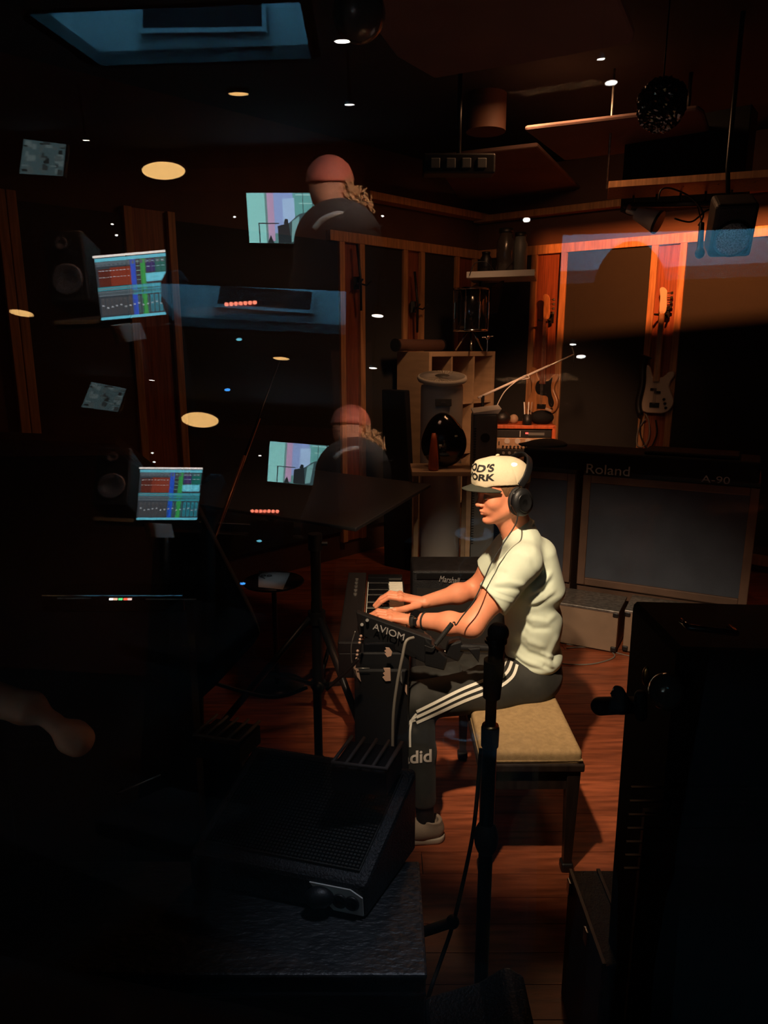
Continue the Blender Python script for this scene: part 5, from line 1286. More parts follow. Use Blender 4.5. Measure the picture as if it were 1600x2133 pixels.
for k, off in enumerate((0, 11.5, 23)):
    ribbon([(1056+off*.95, 1372+off*.55), (1045+off*.9, 1392+off*.85), (1020+off*.5, 1412+off), (960+off*.3, 1437+off), (905+off*.1, 1464+off), (868, 1482+off)], 6.2, 'side_stripe', white, pants)
for k in range(3):
    ribbon([(868-k*1.0, 1486+k*7), (859-k*4, 1498+k*4), (855-k*6.5, 1520), (855-k*7, 1556)], 4.2, 'side_stripe', white, pants)
# lettering on the lower leg, cut off where the leg turns away
me = text_mesh('adid', .052, 0.0, off=.0012); me.materials.clear(); bm = bmesh.new(); bm.from_mesh(me); bmesh.ops.triangulate(bm, faces=bm.faces[:])
bmesh.ops.subdivide_edges(bm, edges=[e for e in bm.edges if e.calc_length() > .01], cuts=1)
xs_ = [v_.co.x for v_ in bm.verts]; k_ = 62/(max(xs_)-min(xs_)); bad = []
for v_ in bm.verts:
    px, py = 869+v_.co.x*k_, 1578-v_.co.y*700-v_.co.x*k_*.10
    r = Vector(ray(px, py)).normalized(); hit = PB.ray_cast(Vector(CAM), r)
    if hit[0] is None: bad.append(v_)
    else: v_.co = hit[0]-r*.003
bmesh.ops.delete(bm, geom=bad, context='VERTS'); bm.to_mesh(me); bm.free(); link_mesh('lettering', me, paleprint, pants)
# --- shoes
def shoe(an, yawd, lab):
    f = Field((-.11, -.06, -.005), (.24, .06, .13), .0035)
    f.cone((-.035, 0, .045), (.02, 0, .05), .034, .034, .02); f.cone((.02, 0, .045), (.15, 0, .034), .038, .036, .03, sq=((0, 1, 0), 1.15)); f.cone((.12, 0, .032), (.185, 0, .03), .034, .026, .03, sq=((0, 1, 0), 1.3))
    f.cone((-.02, 0, .05), (-.02, 0, .10), .037, .040, .02, clips=[((0, 0, .095), (-.15, 0, 1))]); f.cone((-.015, 0, .08), (-.015, 0, .14), .030, .034, .004, mode='sub')
    f.op(lambda X, Y, Z: Z-.012+0*X+0*Y, (-.11, -.06, -.01), (.24, .06, .012), .003, 'sub')
    v, q = f.mesh(); a = R(yawd); M = np.array([[-math.cos(a), math.sin(a), 0], [-math.sin(a), -math.cos(a), 0], [0, 0, 1]])
    sh_ = np_mesh('shoe', v@M.T+np.array((an.x, an.y, 0)), q, shoem, man)
    f = Field((-.11, -.07, -.005), (.26, .07, .04), .0035); f.cone((-.035, 0, .014), (.185, 0, .014), .037, .034, .02, sq=((0, 1, 0), 1.12), clips=[((0, 0, .024), (0, 0, 1)), ((0, 0, .002), (0, 0, -1))])
    v, q = f.mesh(); np_mesh('sole', v@M.T+np.array((an.x, an.y, 0)), q, sole, sh_)
shoe(Vector((ANL.x+.012, ANL.y-.01, 0)), 6, ''); shoe(Vector((ANR.x, ANR.y, 0)), -6, '')
f = Field(ANL-Vector((.06, .06, .12)), ANL+Vector((.06, .06, .08)), .004); f.cone(ANL+Vector((0.01, -.01, -.09)), ANL+Vector((0, 0, .03)), .034, .036, .01); v, q = f.mesh(); np_mesh('sock', v, q, blackm, man)
f = Field(ANR-Vector((.06, .06, .2)), ANR+Vector((.06, .06, .08)), .004); f.cone(Vector((ANR.x, ANR.y, .06)), ANR+Vector((0, 0, .03)), .034, .036, .01); v, q = f.mesh(); np_mesh('sock', v, q, blackm, man)
# --- wristwatch and band on the near wrist
ax = (ELL-WRL).normalized()
def wring(c, r, wdt, th, nm, m, par, n=36, sx=1):
    M = frame(ax); mb = MB(); prof = [(r, -wdt/2), (r+th, -wdt/2+.001), (r+th, wdt/2-.001), (r, wdt/2)]; vs = []
    for i in range(n):
        a = 2*math.pi*i/n
        for rr_, zz_ in prof: vs.append(c+M@Vector((rr_*math.cos(a), rr_*math.sin(a), zz_)))
    fs = [(i*4+k, i*4+(k+1) % 4, ((i+1) % n)*4+(k+1) % 4, ((i+1) % n)*4+k) for i in range(n) for k in range(4)]
    return mb.add(vs, fs, True).build(nm, m, par)
wc = WRL.lerp(ELL, .07)
wt = wring(wc, .0295, .022, .004, 'watch_band', rubber, man); wring(WRL.lerp(ELL, .24), .0335, .008, .003, 'wristband', rubber, man)
wp_ = wc+Vector((0, -.012, .031)); MB().box(wp_, (.038, .036, .011), frame(Vector((0, -.3, 1)), ax)).build('watch_case', blackgloss, wt, bevel=.004)
MB().box(wc+Vector((0, -.0345, .006)), (.03, .006, .03)).build('watch_buckle', black, wt, bevel=.002)
# --- headphones
hp = thing('headphones', 'black over-ear headphones worn over the man\'s cap', 'headphones', hc)
for s in (1, -1):
    c = hw((-.026, s*.096, -.030)); nrm2 = (lft*s + upv*.05 - fwd*.12).normalized()
    Mx = frame(nrm2, upv)
    def disc(prof, nm, m, par, sy=1.18):
        mb = MB(); n = 40; vs = []
        for r_, z_ in prof:
            for j in range(n):
                a = 2*math.pi*j/n; vs.append(c+Mx@Vector((r_*math.cos(a), r_*math.sin(a)*sy, z_)))
        k_ = len(prof); fs = [(i*n+j, i*n+(j+1) % n, (i+1)*n+(j+1) % n, (i+1)*n+j) for i in range(k_-1) for j in range(n)]+[tuple(range(n-1, -1, -1)), tuple(range((k_-1)*n, k_*n))]
        return mb.add([c+(p_-c)*1.1 for p_ in vs], fs, True).build(nm, m, par)
    disc([(.026, -.020), (.038, -.018), (.043, -.010), (.043, -.002), (.038, .003), (.030, .004)], 'ear_cushion', rubber, hp)
    cupo = disc([(.036, .002), (.041, .006), (.041, .016), (.037, .024), (.026, .029), (.010, .030)], 'ear_cup', black, hp)
    disc([(.028, .0285), (.029, .030), (.024, .0315), (.022, .030)], 'cup_ring', bmetal, cupo)
    pts = [c+Mx@Vector((.047*math.cos(a), .052*math.sin(a), .012)) for a in np.linspace(R(-5), R(185), 14)]
    yk = MB().tube(pts, .0035, 8).build('yoke', blackgloss, hp)
bnd = []
for a in np.linspace(-1.30, 1.30, 25):
    bnd.append(hw((-.030-.082*math.cos(a), math.sin(a)*.104, .030+math.cos(a)*.088)))
pp_ = [hw((-.026, -.108, .035))]+bnd+[hw((-.026, .108, .035))]
mb = MB(); vs = []
for p in pp_:
    o = (p-hw((-.03, 0, .03))).normalized()
    ff_ = (fwd+upv*.9).normalized()*-1
    ff_ = (upv*.72-fwd*-.70).normalized()
    for dx, dr in ((-.014, 0), (.014, 0), (.014, .007), (-.014, .007)): vs.append(p+ff_*dx+(o-ff_*o.dot(ff_)).normalized()*dr)
n = len(pp_); mb.add(vs, [(i*4+k, i*4+(k+1) % 4, (i+1)*4+(k+1) % 4, (i+1)*4+k) for i in range(n-1) for k in range(4)]+[(0, 1, 2, 3), (4*n-1, 4*n-2, 4*n-3, 4*n-4)], True).build('headband', black, hp, bevel=.002)
# cord: from the cup down across the shirt to a coil by the mixer
cc = hw((-.010, .104, -.055))
cord = [cc, W(1075, 1090, 2.55), W(1050, 1130, 2.52), W(1025, 1170, 2.49), W(1005, 1215, 2.45), W(985, 1255, 2.42), W(962, 1285, 2.41), W(950, 1302, 2.41), W(947, 1296, 2.41), W(943, 1297, 2.41)]
t = thing('headphone_cable', 'thin black headphone cable with a coiled end hanging to the mixer box', 'cable', cord[-1])
MB().tube(spline(cord), .0024, 6).build('thin_cord', rubber, t)
a, b = W(942, 1299, 2.41), W(907, 1343, 2.39); mb = []
M = frame(b-a)
for i in range(24*10+1):
    u = i/(24*10); an_ = i*2*math.pi/10; mb.append(a.lerp(b, u)+M@Vector((math.cos(an_)*.0075, math.sin(an_)*.0075, 0)))
MB().tube(mb, .0024, 5).build('coil', rubber, t)
MB().tube(spline([b, W(900, 1350, 2.385), W(885, 1345, 2.38)]), .0026, 6).build('coil_tail', rubber, t)

# ================================================================== THE CONTROL ROOM BEHIND THE CAMERA (seen mirrored in the two panes)
CH_ = 2.66
struct('floor_control', MB().box((-1.8, -3.3, -.06), (9.6, 7.2, .1)), crblack)
# ceiling with two lit recesses
h1 = [RAz(60, 30, CH_), RAz(210, 137, CH_), RAz(648, 122, CH_), RAz(625, 5, CH_)]
h2a, h2b = RBz(1165, 592, CH_), RBz(1640, 574, CH_)
def poly_ceiling(hole, x0, x1, y0, y1, mb):
    ctr = sum(hole, Vector())/len(hole); oc = [Vector((x0, y0, CH_)), Vector((x1, y0, CH_)), Vector((x1, y1, CH_)), Vector((x0, y1, CH_))]
    hl = sorted(hole, key=lambda p: math.atan2(p.y-ctr.y, p.x-ctr.x)); oc = sorted(oc, key=lambda p: math.atan2(p.y-ctr.y, p.x-ctr.x))
    best = min(range(4), key=lambda k: sum((hl[i]-oc[(i+k) % 4]).length for i in range(4)))
    for i in range(4):
        a, b = hl[i], hl[(i+1) % 4]; c, d = oc[(i+1+best) % 4], oc[(i+best) % 4]
        mb.slab([a, b, c, d], (0, 0, .05))
XM = -.95
hd = (h2b-h2a).normalized(); hn = Vector((-hd.y, hd.x, 0));
if hn.y < 0: hn = -hn
hole2 = [h2a, h2b, RBz(1640, 474, CH_), RBz(1172, 490, CH_)]
cm = MB(); poly_ceiling(h1, -6.6, XM, -6.9, .3, cm); poly_ceiling(hole2, XM, 3.0, -6.9, .3, cm)
struct('ceiling_control', cm, crceil)
def recess(hole, far, nm, light_y=None):
    mb = MB(); top = 3.55; n = len(hole)
    for i in range(n):
        a, b = hole[i], hole[(i+1) % n]; mid = (a+b)/2; ctr = sum(hole, Vector())/n; o = (mid-ctr); o.z = 0; o.normalize()
        mb.slab([a, b, b+Vector((0, 0, top-CH_)), a+Vector((0, 0, top-CH_))], o*.04)
    mb.slab([p+Vector((0, 0, top-CH_)) for p in hole], (0, 0, .05))
    return struct(nm, mb, bluew)
rc = recess(h1, 0, 'trim_2'); recess(hole2, 0, 'trim_3')
for hole, pw_, nm in ((h1, 22, 'recess_glow'), (hole2, 30, 'recess_glow_small')):
    c_ = sum(hole, Vector())/4; ln = (hole[2]-hole[1]).length
    light(nm, 'AREA', (c_.x, c_.y, 3.5), (0.17, 0.62, 0.90), pw_, ln*.7, (c_.x, c_.y-.001, 2.9), sy=.12)
struct('wall_back', MB().box((-1.8, -6.9, CH_/2), (9.6, .1, CH_)), crblack)
struct('wall_left_control', MB().box((-6.6, -3.3, CH_/2), (.1, 7.2, CH_)), crblack)
struct('wall_right_control', MB().box((3.0, -3.3, CH_/2), (.1, 7.2, CH_)), crblack)
# air vent on the far side of the recess
def on_plane_RA(px, py, p0, n_):
    c = Vector(CAM - 2*(CAM@NA-DA)*NA); d = RA(px, py, 1.0)-c; t = (p0-c).dot(n_)/d.dot(n_); return c+d*t
fd_ = (h1[2]-h1[1]); fd_.z = 0; fd_.normalize(); fn_ = Vector((-fd_.y, fd_.x, 0))
if fn_.y < 0: fn_ = -fn_
pf0 = h1[1]+fn_*.012
VC = [on_plane_RA(px, py, pf0, fn_) for px, py in ((292, 2), (555, -2), (556, 68), (292, 72))]
t = thing('air_vent', 'wide louvred air vent in the blue lit recess of the control room', 'vent', VC[3])
def vq(u, v): return VC[3].lerp(VC[2], u).lerp(VC[0].lerp(VC[1], u), v)
for a in ((0, 1, 0, .14), (0, 1, .97, 1.0), (0, .03, .14, .97), (.97, 1, .14, .97)):
    MB().slab([vq(a[0], a[2]), vq(a[1], a[2]), vq(a[1], a[3]), vq(a[0], a[3])], fn_*.02).build('frame', bluew, t)
MB().slab([vq(.03, .14), vq(.97, .14), vq(.97, .97), vq(.03, .97)], fn_*.004).build('vent_backing', blackm, t)
for k in range(12):
    v0 = .16+k*.068; MB().slab([vq(.03, v0), vq(.97, v0), vq(.97, v0+.022), vq(.03, v0+.022)], fn_*.014).build('louvre', mat('louvre', (.05, .05, .055), .5) if k == 0 else MATS['louvre'], t)
for k in range(1, 26): MB().slab([vq(k/26, .14), vq(k/26+.006, .14), vq(k/26+.006, .97), vq(k/26, .97)], fn_*.010).build('louvre_post', MATS['louvre'], t)
# brown wall and bulkhead behind
bp_ = [RA(20, 215, 5.6), RA(690, 395, 5.6), RA(700, 760, 5.6), RA(20, 760, 5.6)]
wbk = MB(); A_, B_ = RA(-250, 400, 6.7), RA(760, 400, 6.5); dd = (B_-A_); dd.z = 0; 
wbk.slab([Vector((A_.x, A_.y, 0)), Vector((B_.x, B_.y, 0)), Vector((B_.x, B_.y, CH_)), Vector((A_.x, A_.y, CH_))], (-.02, -.08, 0))
struct('wall_tv', wbk, crwall)
def rquad(pxs, ts, th=.02, plane=RA):
    P = [plane(px, py, t) for (px, py), t in zip(pxs, ts)]; n_ = (P[1]-P[0]).cross(P[3]-P[0]).normalized()
    if n_.y < 0: n_ = -n_
    return P, n_
# dark acoustic panel around the television
P, n_ = rquad([(362, 398), (655, 398), (655, 700), (362, 700)], [5.35]*4)
tag(MB().slab(P, -n_*.04).build('fabric_panel', crblack), 'dark fabric panel behind the control room television', 'panel')

def screen(name, lab, cat, pxs, ts, cells, bezel, strength, plane=RA, lab2=None):
    P, n_ = rquad(pxs, ts, plane=plane)
    t = thing(name, lab, cat, (P[2]+P[3])/2)
    def q(u, v, o): return P[0].lerp(P[1], u).lerp(P[3].lerp(P[2], u), v)+n_*o
    b = bezel
    MB().slab([q(-b, -b*1.3, .0), q(1+b, -b*1.3, .0), q(1+b, 1+b*1.3, .0), q(-b, 1+b*1.3, .0)], -n_*.03).build('casing', black, t, bevel=.003)
    ms = {}; mb = MB(); ml = []
    for (u0, v0, u1, v1, c, *rest) in cells:
        if c not in ms: ms[c] = len(ml); ml.append(emis('screen_colour', c, strength))
        mb.cur = ms[c]; o = .002+.0003*(rest[0] if rest else 0)
        pts = [q(u0, v0, o), q(u1, v0, o), q(u1, v1, o), q(u0, v1, o)] if u1 is not None else [q(a, b_, o) for a, b_ in v0]
        mb.add(pts, [(0, 1, 2, 3) if len(pts) == 4 else tuple(range(len(pts)))])
    mb.build('screen_image', ml, t)
    return t, q
# audio software screen
C = []
def cell(u0, v0, u1, v1, c, l=1): C.append((u0, v0, u1, v1, c, l))
DG = (.03, .04, .05); GY = (.10, .13, .15); LB = (.12, .50, .62); TEAL = (.03, .25, .30); RED = (.20, .03, .015); DR = (.09, .015, .01); BL = (.01, .08, .5); GR = (.03, .30, .07); GRD = (.01, .12, .10); NV = (.03, .03, .12); WH = (.45, .6, .65)
cell(0, 0, 1, 1, DG, 0); cell(0, 0, 1, .055, LB); cell(.0, .06, .5, .10, GY); cell(.0, .11, .5, .14, (.06, .08, .10))
for k in range(16): cell(.03+k*.06, .07, .065+k*.06, .13, GY, 2)
cell(.03, .18, .20, .46, DR); cell(.20, .16, .50, .46, RED)
for k in range(9): cell(.04+k*.05, .205, .065+k*.05, .215, WH, 3); cell(.04+k*.05, .31, .065+k*.05, .318, WH, 3)
cell(.49, .06, .56, .97, BL, 2); cell(.565, .07, .62, .45, DG, 2); cell(.63, .06, .70, .97, GR, 2)
for k in range(5): cell(.57, .09+k*.075, .62, .10+k*.075, (.2, .4, .3), 3)
cell(.71, .08, .84, .28, NV, 2); cell(.84, .07, .99, .30, GRD, 2)
for k in range(4): cell(.72+k*.07, .10, .75+k*.07, .11, WH, 3); cell(.72+k*.07, .19, .76+k*.07, .198, WH, 3)
cell(.70, .30, .985, .44, LB, 3); cell(.72, .325, .95, .41, (.15, .62, .75), 4); cell(.76, .35, .9, .39, LB, 5)
cell(0, .47, 1, .53, TEAL, 2); cell(0, .54, .5, .62, GY, 2); cell(.5, .54, 1, .63, TEAL, 2)
for k in range(34): cell(.01+k*.029, .485, .026+k*.029, .515, (.08, .4, .5) if k > 16 else (.16, .2, .22), 3); cell(.01+k*.029, .56, .024+k*.029, .60, (.03, .05, .06), 3)
for k in range(15):
    c = (.07, .07, .075) if k < 7 else ((.02, .22, .28) if k > 10 else (.04, .12, .14)); u = .03+k*.065
    cell(u, .65, u+.045, .93, c, 1); cell(u+.018, .70, u+.026, .92, (.01, .01, .012), 4); cell(u+.010, .76+.012*(k*7 % 4), u+.034, .785+.012*(k*7 % 4), (.35, .38, .4), 5)
cell(0, .955, 1, 1, LB, 4)
t, q = screen('computer_monitor', 'large monitor showing an audio mixing screen with red, blue and green columns', 'monitor', [(197, 540), (345, 527), (352, 655), (212, 668)], [3.3, 3.35, 3.35, 3.3], C, .02, 8.5)
MB().slab([q(-.02, -.035, .003), q(1.0, -.035, .003), q(1.0, -.012, .003), q(-.02, -.012, .003)], (0, 0, .004)).build('light_bar', emis('bar_glow', (1, .9, .8), 8), t)
a = q(.5, 1.0, -.02); MB().tube([a, (a.x, a.y-.05, .80)], .02, 8).build('stand_neck', black, t)
# television
C = []
TG = (.30, .72, .68); PK = (.55, .36, .55); PU = (.30, .42, .75); LP = (.42, .62, .90); TL = (.14, .42, .40); DK = (.015, .025, .03); DK2 = (.04, .09, .10)
cell(0, 0, 1, 1, (.12, .30, .30), 0); cell(0, 0, .24, 1, TG); cell(.24, 0, .27, 1, (.15, .3, .3), 2); cell(.27, 0, .36, .96, PK, 2); cell(.36, 0, .62, .8, PU, 2)
C.append((0, [(.48, .12), (.64, .10), (.64, .62), (.56, .75), (.48, .68)], None, None, LP, 3))
cell(.62, 0, 1, .45, TL, 2); cell(.66, .03, .98, .05, (.5, .8, .75), 4); cell(.70, .2, 1.0, .22, (.4, .7, .65), 4); cell(.75, .0, .76, .4, DK2, 5); cell(.88, 0, .895, .36, DK2, 5)
C.append((0, [(.55, .60), (.70, .42), (.86, .36), (1.0, .30), (1.0, 1.0), (.58, 1.0)], None, None, DK2, 6)); C.append((0, [(.60, .56), (.70, .46), (.66, .95), (.58, .98)], None, None, (.20, .42, .42), 7))
C.append((0, [(.40, .66), (.55, .60), (.58, 1), (.40, 1)], None, None, DK, 7)); cell(.14, .60, .42, .62, DK, 7); cell(.14, .62, .155, 1, DK, 7); C.append((0, [(.25, 1), (.30, .84), (.34, 1)], None, None, DK, 7)); C.append((0, [(.48, .62), (.50, .52), (.54, .52), (.55, .62)], None, None, DK, 8))
screen('television', 'wall television with teal, pink and violet picture in the control room', 'television', [(513, 402), (668, 402), (672, 508), (520, 506)], [5.25]*4, C, .012, 7.5)
# security monitor
C = []; cell(0, 0, 1, 1, (.10, .17, .18), 0)
rr_ = random.Random(3)
for i in range(3):
    for j in range(3):
        for k in range(5):
            u = i/3+rr_.random()*.22; v_ = j/3+rr_.random()*.22; g_ = rr_.choice((.03, .06, .16, .26)); cell(u, v_, min(u+.05+rr_.random()*.12, .99), min(v_+.04+rr_.random()*.14, .99), (g_*.8, g_*1.1, g_*1.1), 1+k)
screen('security_monitor', 'small monitor with grey camera pictures high on the control room wall', 'monitor', [(50, 290), (138, 301), (131, 367), (41, 362)], [4.4]*4, C, .04, 2.6)
# lamps: recessed diffusers and little spots
def disc_lamp(px, py, wpx, z, label, m=warmglow, plane=RAz, tl=0.0):
    p = plane(px, py, z); c0 = CAM-2*(CAM@NA-DA)*NA; r_ = wpx/2*(Vector(c0)-p).length/F
    t = thing('recessed_lamp', label, 'lamp', p); ax_ = (Vector((0, 0, 1))+(p-Vector(c0)).normalized()*tl).normalized(); MB().lathe([(r_*.98, 0), (r_*1.06, -.004), (r_*1.10, .004), (r_*1.0, .01)], p, ax_, n=32).build('trim_ring', bluew, t)
    MB().lathe([(.01, -.006), (r_*.6, -.005), (r_*.97, -.001), (r_*.97, .002), (.01, .004)], p, ax_, n=32).build('diffuser', m, t)
disc_lamp(341, 356, 78, 2.55, 'largest round warm ceiling lamp of the control room', tl=.32)
disc_lamp(497, 195, 36, CH_-.01, 'round warm ceiling lamp right of the largest one')
def spot(px, py, wpx, t_, label):
    p = RA(px, py, t_); r_ = wpx/2*t_/F
    t = thing('spot_lamp', label, 'lamp', p)
    MB().lathe([(r_*.35, r_*1.35), (r_*.5, r_*1.3), (r_*.8, r_*.5), (r_*1.05, .004), (r_*1.0, 0), (r_*.75, r_*.5), (r_*.3, r_*1.2)], p, n=24).build('reflector', steel, t)
    MB().lathe([(.001, r_*.08), (r_*.9, r_*.1), (r_*.9, r_*.14), (.001, r_*.16)], p, n=24).build('lamp_face', whiteglow, t)
    MB().tube([p+Vector((0, 0, r_*1.2)), (p.x, p.y, CH_+.02)], .006, 6).build('stem', bmetal, t)
spot(713, 88, 36, 2.1, 'brightest small white spot lamp hanging from the control room ceiling'); spot(728, 219, 23, 2.9, 'white spot lamp under the brightest one')
spot(180, 293, 16, 3.35, 'small white spot lamp at the left over the monitors')
def dot(px, py, r_, t_, label, m=smallglow, plane=RA, nm='indicator_light', stretch=1):
    p = plane(px, py, t_); tag(MB().ball(p, (r_*t_/F*stretch, r_*t_/F, r_*t_/F*.6), 12, 8).build(nm, m), label, 'light')
for px, py, r_, lab in ((489, 452, 4, 'tiny lamp left of the television'), (234, 467, 4, 'tiny lamp above the audio monitor'), (243, 490, 4, 'tiny warm lamp just above the audio monitor'), (180, 510, 4, 'tiny lamp above the studio speaker'), (797, 450, 4, 'tiny lamp right of the seated person')): dot(px, py, r_*.8, 4.5, lab)
for px, py, wpx, lab in ((45, 655, 44, 'low warm lamp at the far left'),): 
    p = RB(px, py, 2.4); r_ = wpx/2*2.4/F; tag(MB().lathe([(.01, 0), (r_, .002), (r_, .006), (.01, .01)], p, n=24).build('warm_lamp', warmglow), lab, 'lamp')
for px, py, lab in ((1252, 124, 'lone white spot lamp at the upper right'),):
    spot(px, py, 19, 2.2, lab)
p = RB(1210, 743, 2.6); tag(MB().ball(p, (.017, .012, .006), 14, 8).build('spot_lamp', smallglow), 'small white lamp right of the natural bass', 'lamp')
for px, py, sc_, lab in ((1097, 458, 8, 'thin glint lamp above the corner shelf'),): dot(px, py, sc_, 3.0, lab)
# row of red lights on a rack, small blue light
a, b = RA(473, 636, 3.0), RA(532, 632, 3.0)
t = thing('light_strip', 'short strip of seven red lights on a rack', 'rack unit', (a+b)/2)
MB().slab([a+Vector((0, 0, .012)), b+Vector((0, 0, .012)), b-Vector((0, 0, .012)), a-Vector((0, 0, .012))], (0, -.05, 0)).build('strip_body', mat('red_panel', (.35, .06, .05), .4), t)
for k in range(7): MB().ball(a.lerp(b, k/6)+Vector((0, .003, .004)), .0085, 10, 6).build('red_light', redglow, t)
MB().box(((a.x+b.x)/2, (a.y+b.y)/2-.06, a.z/2-.02), (.2, .08, a.z-.04)).build('rack_body', crblack, t)
for (px, py, m, lab) in ((498, 707, cyanglow, 'cyan indicator light below the red strip'), (474, 812, blueglow, 'round blue indicator light among the gear')):
    dot(px, py, 5, 3.0, lab, m, stretch=1.3)
# studio monitor speaker beside the screen
P, n_ = rquad([(88, 480), (168, 478), (190, 628), (104, 632)], [3.5]*4)
t = thing('studio_monitor', 'black studio loudspeaker with a large round cone left of the audio monitor', 'speaker', (P[2]+P[3])/2)
MB().slab(P, -n_*.25).build('cabinet', black, t, bevel=.01)
for (px, py, r_) in ((141, 583, .075), (128, 508, .03)):
    c = RA(px, py, 3.5)+n_*.002
    MB().lathe([(r_, 0), (r_*1.05, .006), (r_*.9, .008), (r_*.35, -.01), (.003, .0)], c, n_, 28).build('cone', mat('cone_grey', (.12, .12, .13), .4), t)
# desk with wooden edge, books
a, b = RA(116, 668, 3.3), RA(205, 648, 3.3); c = RA(330, 700, 3.3)
dz = a.z
t = thing('mixing_desk', 'dark mixing desk with a pale wooden front edge', 'desk', (b.x, b.y-.3, 0))
q0_, q1_ = a, a.lerp(b, 5.5); 
for p in (q0_, q1_): p.z = dz
MB().slab([q0_, q1_, q1_+Vector((0, -.7, 0)), q0_+Vector((0, -.7, 0))], (0, 0, -.04)).build('desk_top', crblack, t)
MB().slab([q0_, q0_.lerp(q1_, .18), q0_.lerp(q1_, .18)-Vector((0, 0, .018)), q0_-Vector((0, 0, .018))], (0, .012, 0)).build('desk_edge', deskm, t)
MB().box(((q0_.x+q1_.x)/2, (q0_.y+q1_.y)/2-.4, dz/2-.03), (.9, .5, dz-.08)).build('desk_body', crblack, t)
for k, (px, m, lab) in enumerate(((228, brass, 'brown standing folder under the audio monitor'), (245, bluew, 'white standing folder beside the brown folder'), (238, wboard, 'red standing folder between the brown and white folders'))):
    a = RA(px, 678, 3.15); b = RA(px+14, 712, 3.15); tag(MB().slab([a, a+Vector((.02, 0, 0)), b+Vector((.02, 0, 0)), b], (0, -.12, 0)).build('folder', m), lab, 'folder')
# cup, saucer and cable on the sill side counter; seen as a blue dish
cz_ = .80
cp0 = RAz(988, 1118, cz_)
t = thing('saucer', 'pale blue plate with a dark cup on it', 'plate', cp0); MB().lathe([(.02, 0), (.05, .002), (.078, .012), (.080, .014), (.05, .006), (.01, .004)], cp0, n=36).build('plate', bluew, t)
cu = thing('cup', 'dark cup standing on the pale blue plate', 'cup', cp0+Vector((0, 0, .006))); MB().lathe([(.025, 0), (.036, .01), (.040, .055), (.037, .056), (.032, .01), (.01, .006)], cp0+Vector((0.0, -.01, .007)), n=28).build('cup_body', black, cu)
pts = [RAz(a, b, cz_+.004) for a, b in ((1012, 1106), (985, 1098), (958, 1100), (947, 1125), (955, 1150), (972, 1162), (1000, 1150), (1018, 1125))]
tag(MB().tube(spline(pts), .003, 6).build('cable', cablem), 'grey cable curling around the blue plate', 'cable')
pts = [RAz(a, b, cz_+.004) for a, b in ((972, 1162), (957, 1180), (960, 1200), (972, 1215))]
tag(MB().tube(spline(pts), .003, 6).build('cable', cablem), 'short grey cable tail below the blue plate', 'cable')
t = thing('side_counter', 'low dark counter in the control room', 'counter', (cp0.x, cp0.y, 0)); MB().box((cp0.x, cp0.y-.05, cz_/2-.002), (.5, .4, cz_-.004)).build('counter_body', crblack, t)
light('counter_light', 'SPOT', (cp0.x+.1, cp0.y-.2, 2.5), (.55, .8, 1.0), 55, .1, tuple(cp0), 14, .6)

# seated person with a cap and curly hair, back to us
pc = RA(700, 380, 3.2)
def RAp(px, py, dt=0): return RA(px, py, 3.2+dt)
t = thing('person', 'person in a dark jacket with curly hair under a red-brown cap, looking at the screens', 'person', (pc.x, pc.y, 0))
hc2 = RAp(688, 392)
g = np.array([np.minimum.reduce([np.array(RAp(a, b, c)) for a, b in ((600, 340), (820, 560)) for c in (-.25, .3)])-.02, np.maximum.reduce([np.array(RAp(a, b, c)) for a, b in ((600, 340), (820, 560)) for c in (-.25, .3)])+.02])
f = Field(g[0]-np.array((0, 0, .35)), g[1], .012)
f.ell(hc2, (.095, .09, .115), .02); f.cone(RAp(690, 420), RAp(712, 470), .055, .065, .03)
v, q = f.mesh(); np_mesh('body', v, q, skin2, t)
f = Field(g[0]-np.array((.1, .1, .45)), g[1]+np.array((.1, .1, 0)), .014)
f.cone(RAp(705, 478), RAp(700, 640), .13, .19, .08, sq=((1, 0, 0), 1.3)); f.cone(RAp(665, 500), RAp(745, 500), .085, .085, .08); f.cone(RAp(660, 500), RAp(652, 600), .075, .06, .05); f.cone(RAp(750, 505), RAp(775, 600), .075, .06, .05)
v, q = f.mesh(); np_mesh('jacket', v, q, crblack, t)
mb = MB(); mb.tube(spline([RAp(654, 478, -.12), RAp(672, 458, -.13), RAp(700, 446, -.13), (RAp(722, 446, -.12))]), .012, 8); mb.build('scarf', whitep, t)
mb = MB(); mb.tube(spline([RAp(672, 462, -.12), RAp(712, 480, -.14), RAp(760, 478, -.12), RAp(797, 470, -.08)]), .006, 6); mb.build('collar_cord', black, t)
f = Field(np.array(hc2)-.2, np.array(hc2)+.22, .008); f.ell(np.array(hc2)+np.array((0, 0, .03)), (.108, .102, .105), .01, clips=[(tuple(np.array(hc2)+np.array((0, 0, .02))), (0, 0, -1))]); v, q = f.mesh(); np_mesh('cap', v, q, mat('red_brown_cap', (.38, .09, .06), .7), t)
r2 = random.Random(8); mb = MB()
for k in range(170):
    a = r2.random()*6.28; u = r2.random(); base_ = RAp(718+u*38, 392+u*38, -.03)+Vector((r2.gauss(0, .022), r2.gauss(0, .022), r2.gauss(0, .022)))
    ax1 = Vector((r2.gauss(0, 1), r2.gauss(0, 1), r2.gauss(0, 1))).normalized(); M = frame(ax1); rr2 = .010+.010*r2.random()
    mb.tube([base_+M@Vector((rr2*math.cos(i*.9), rr2*math.sin(i*.9), .0035*i)) for i in range(9)], .0028, 4)
o = mb.build('curly_hair', curlm, t); o['kind'] = 'stuff'
light('person_light', 'SPOT', tuple(RAp(700, 380)+Vector((.45, .4, .25))), (1, .75, .55), 240, .08, tuple(RAp(730, 415)), 50, 1)
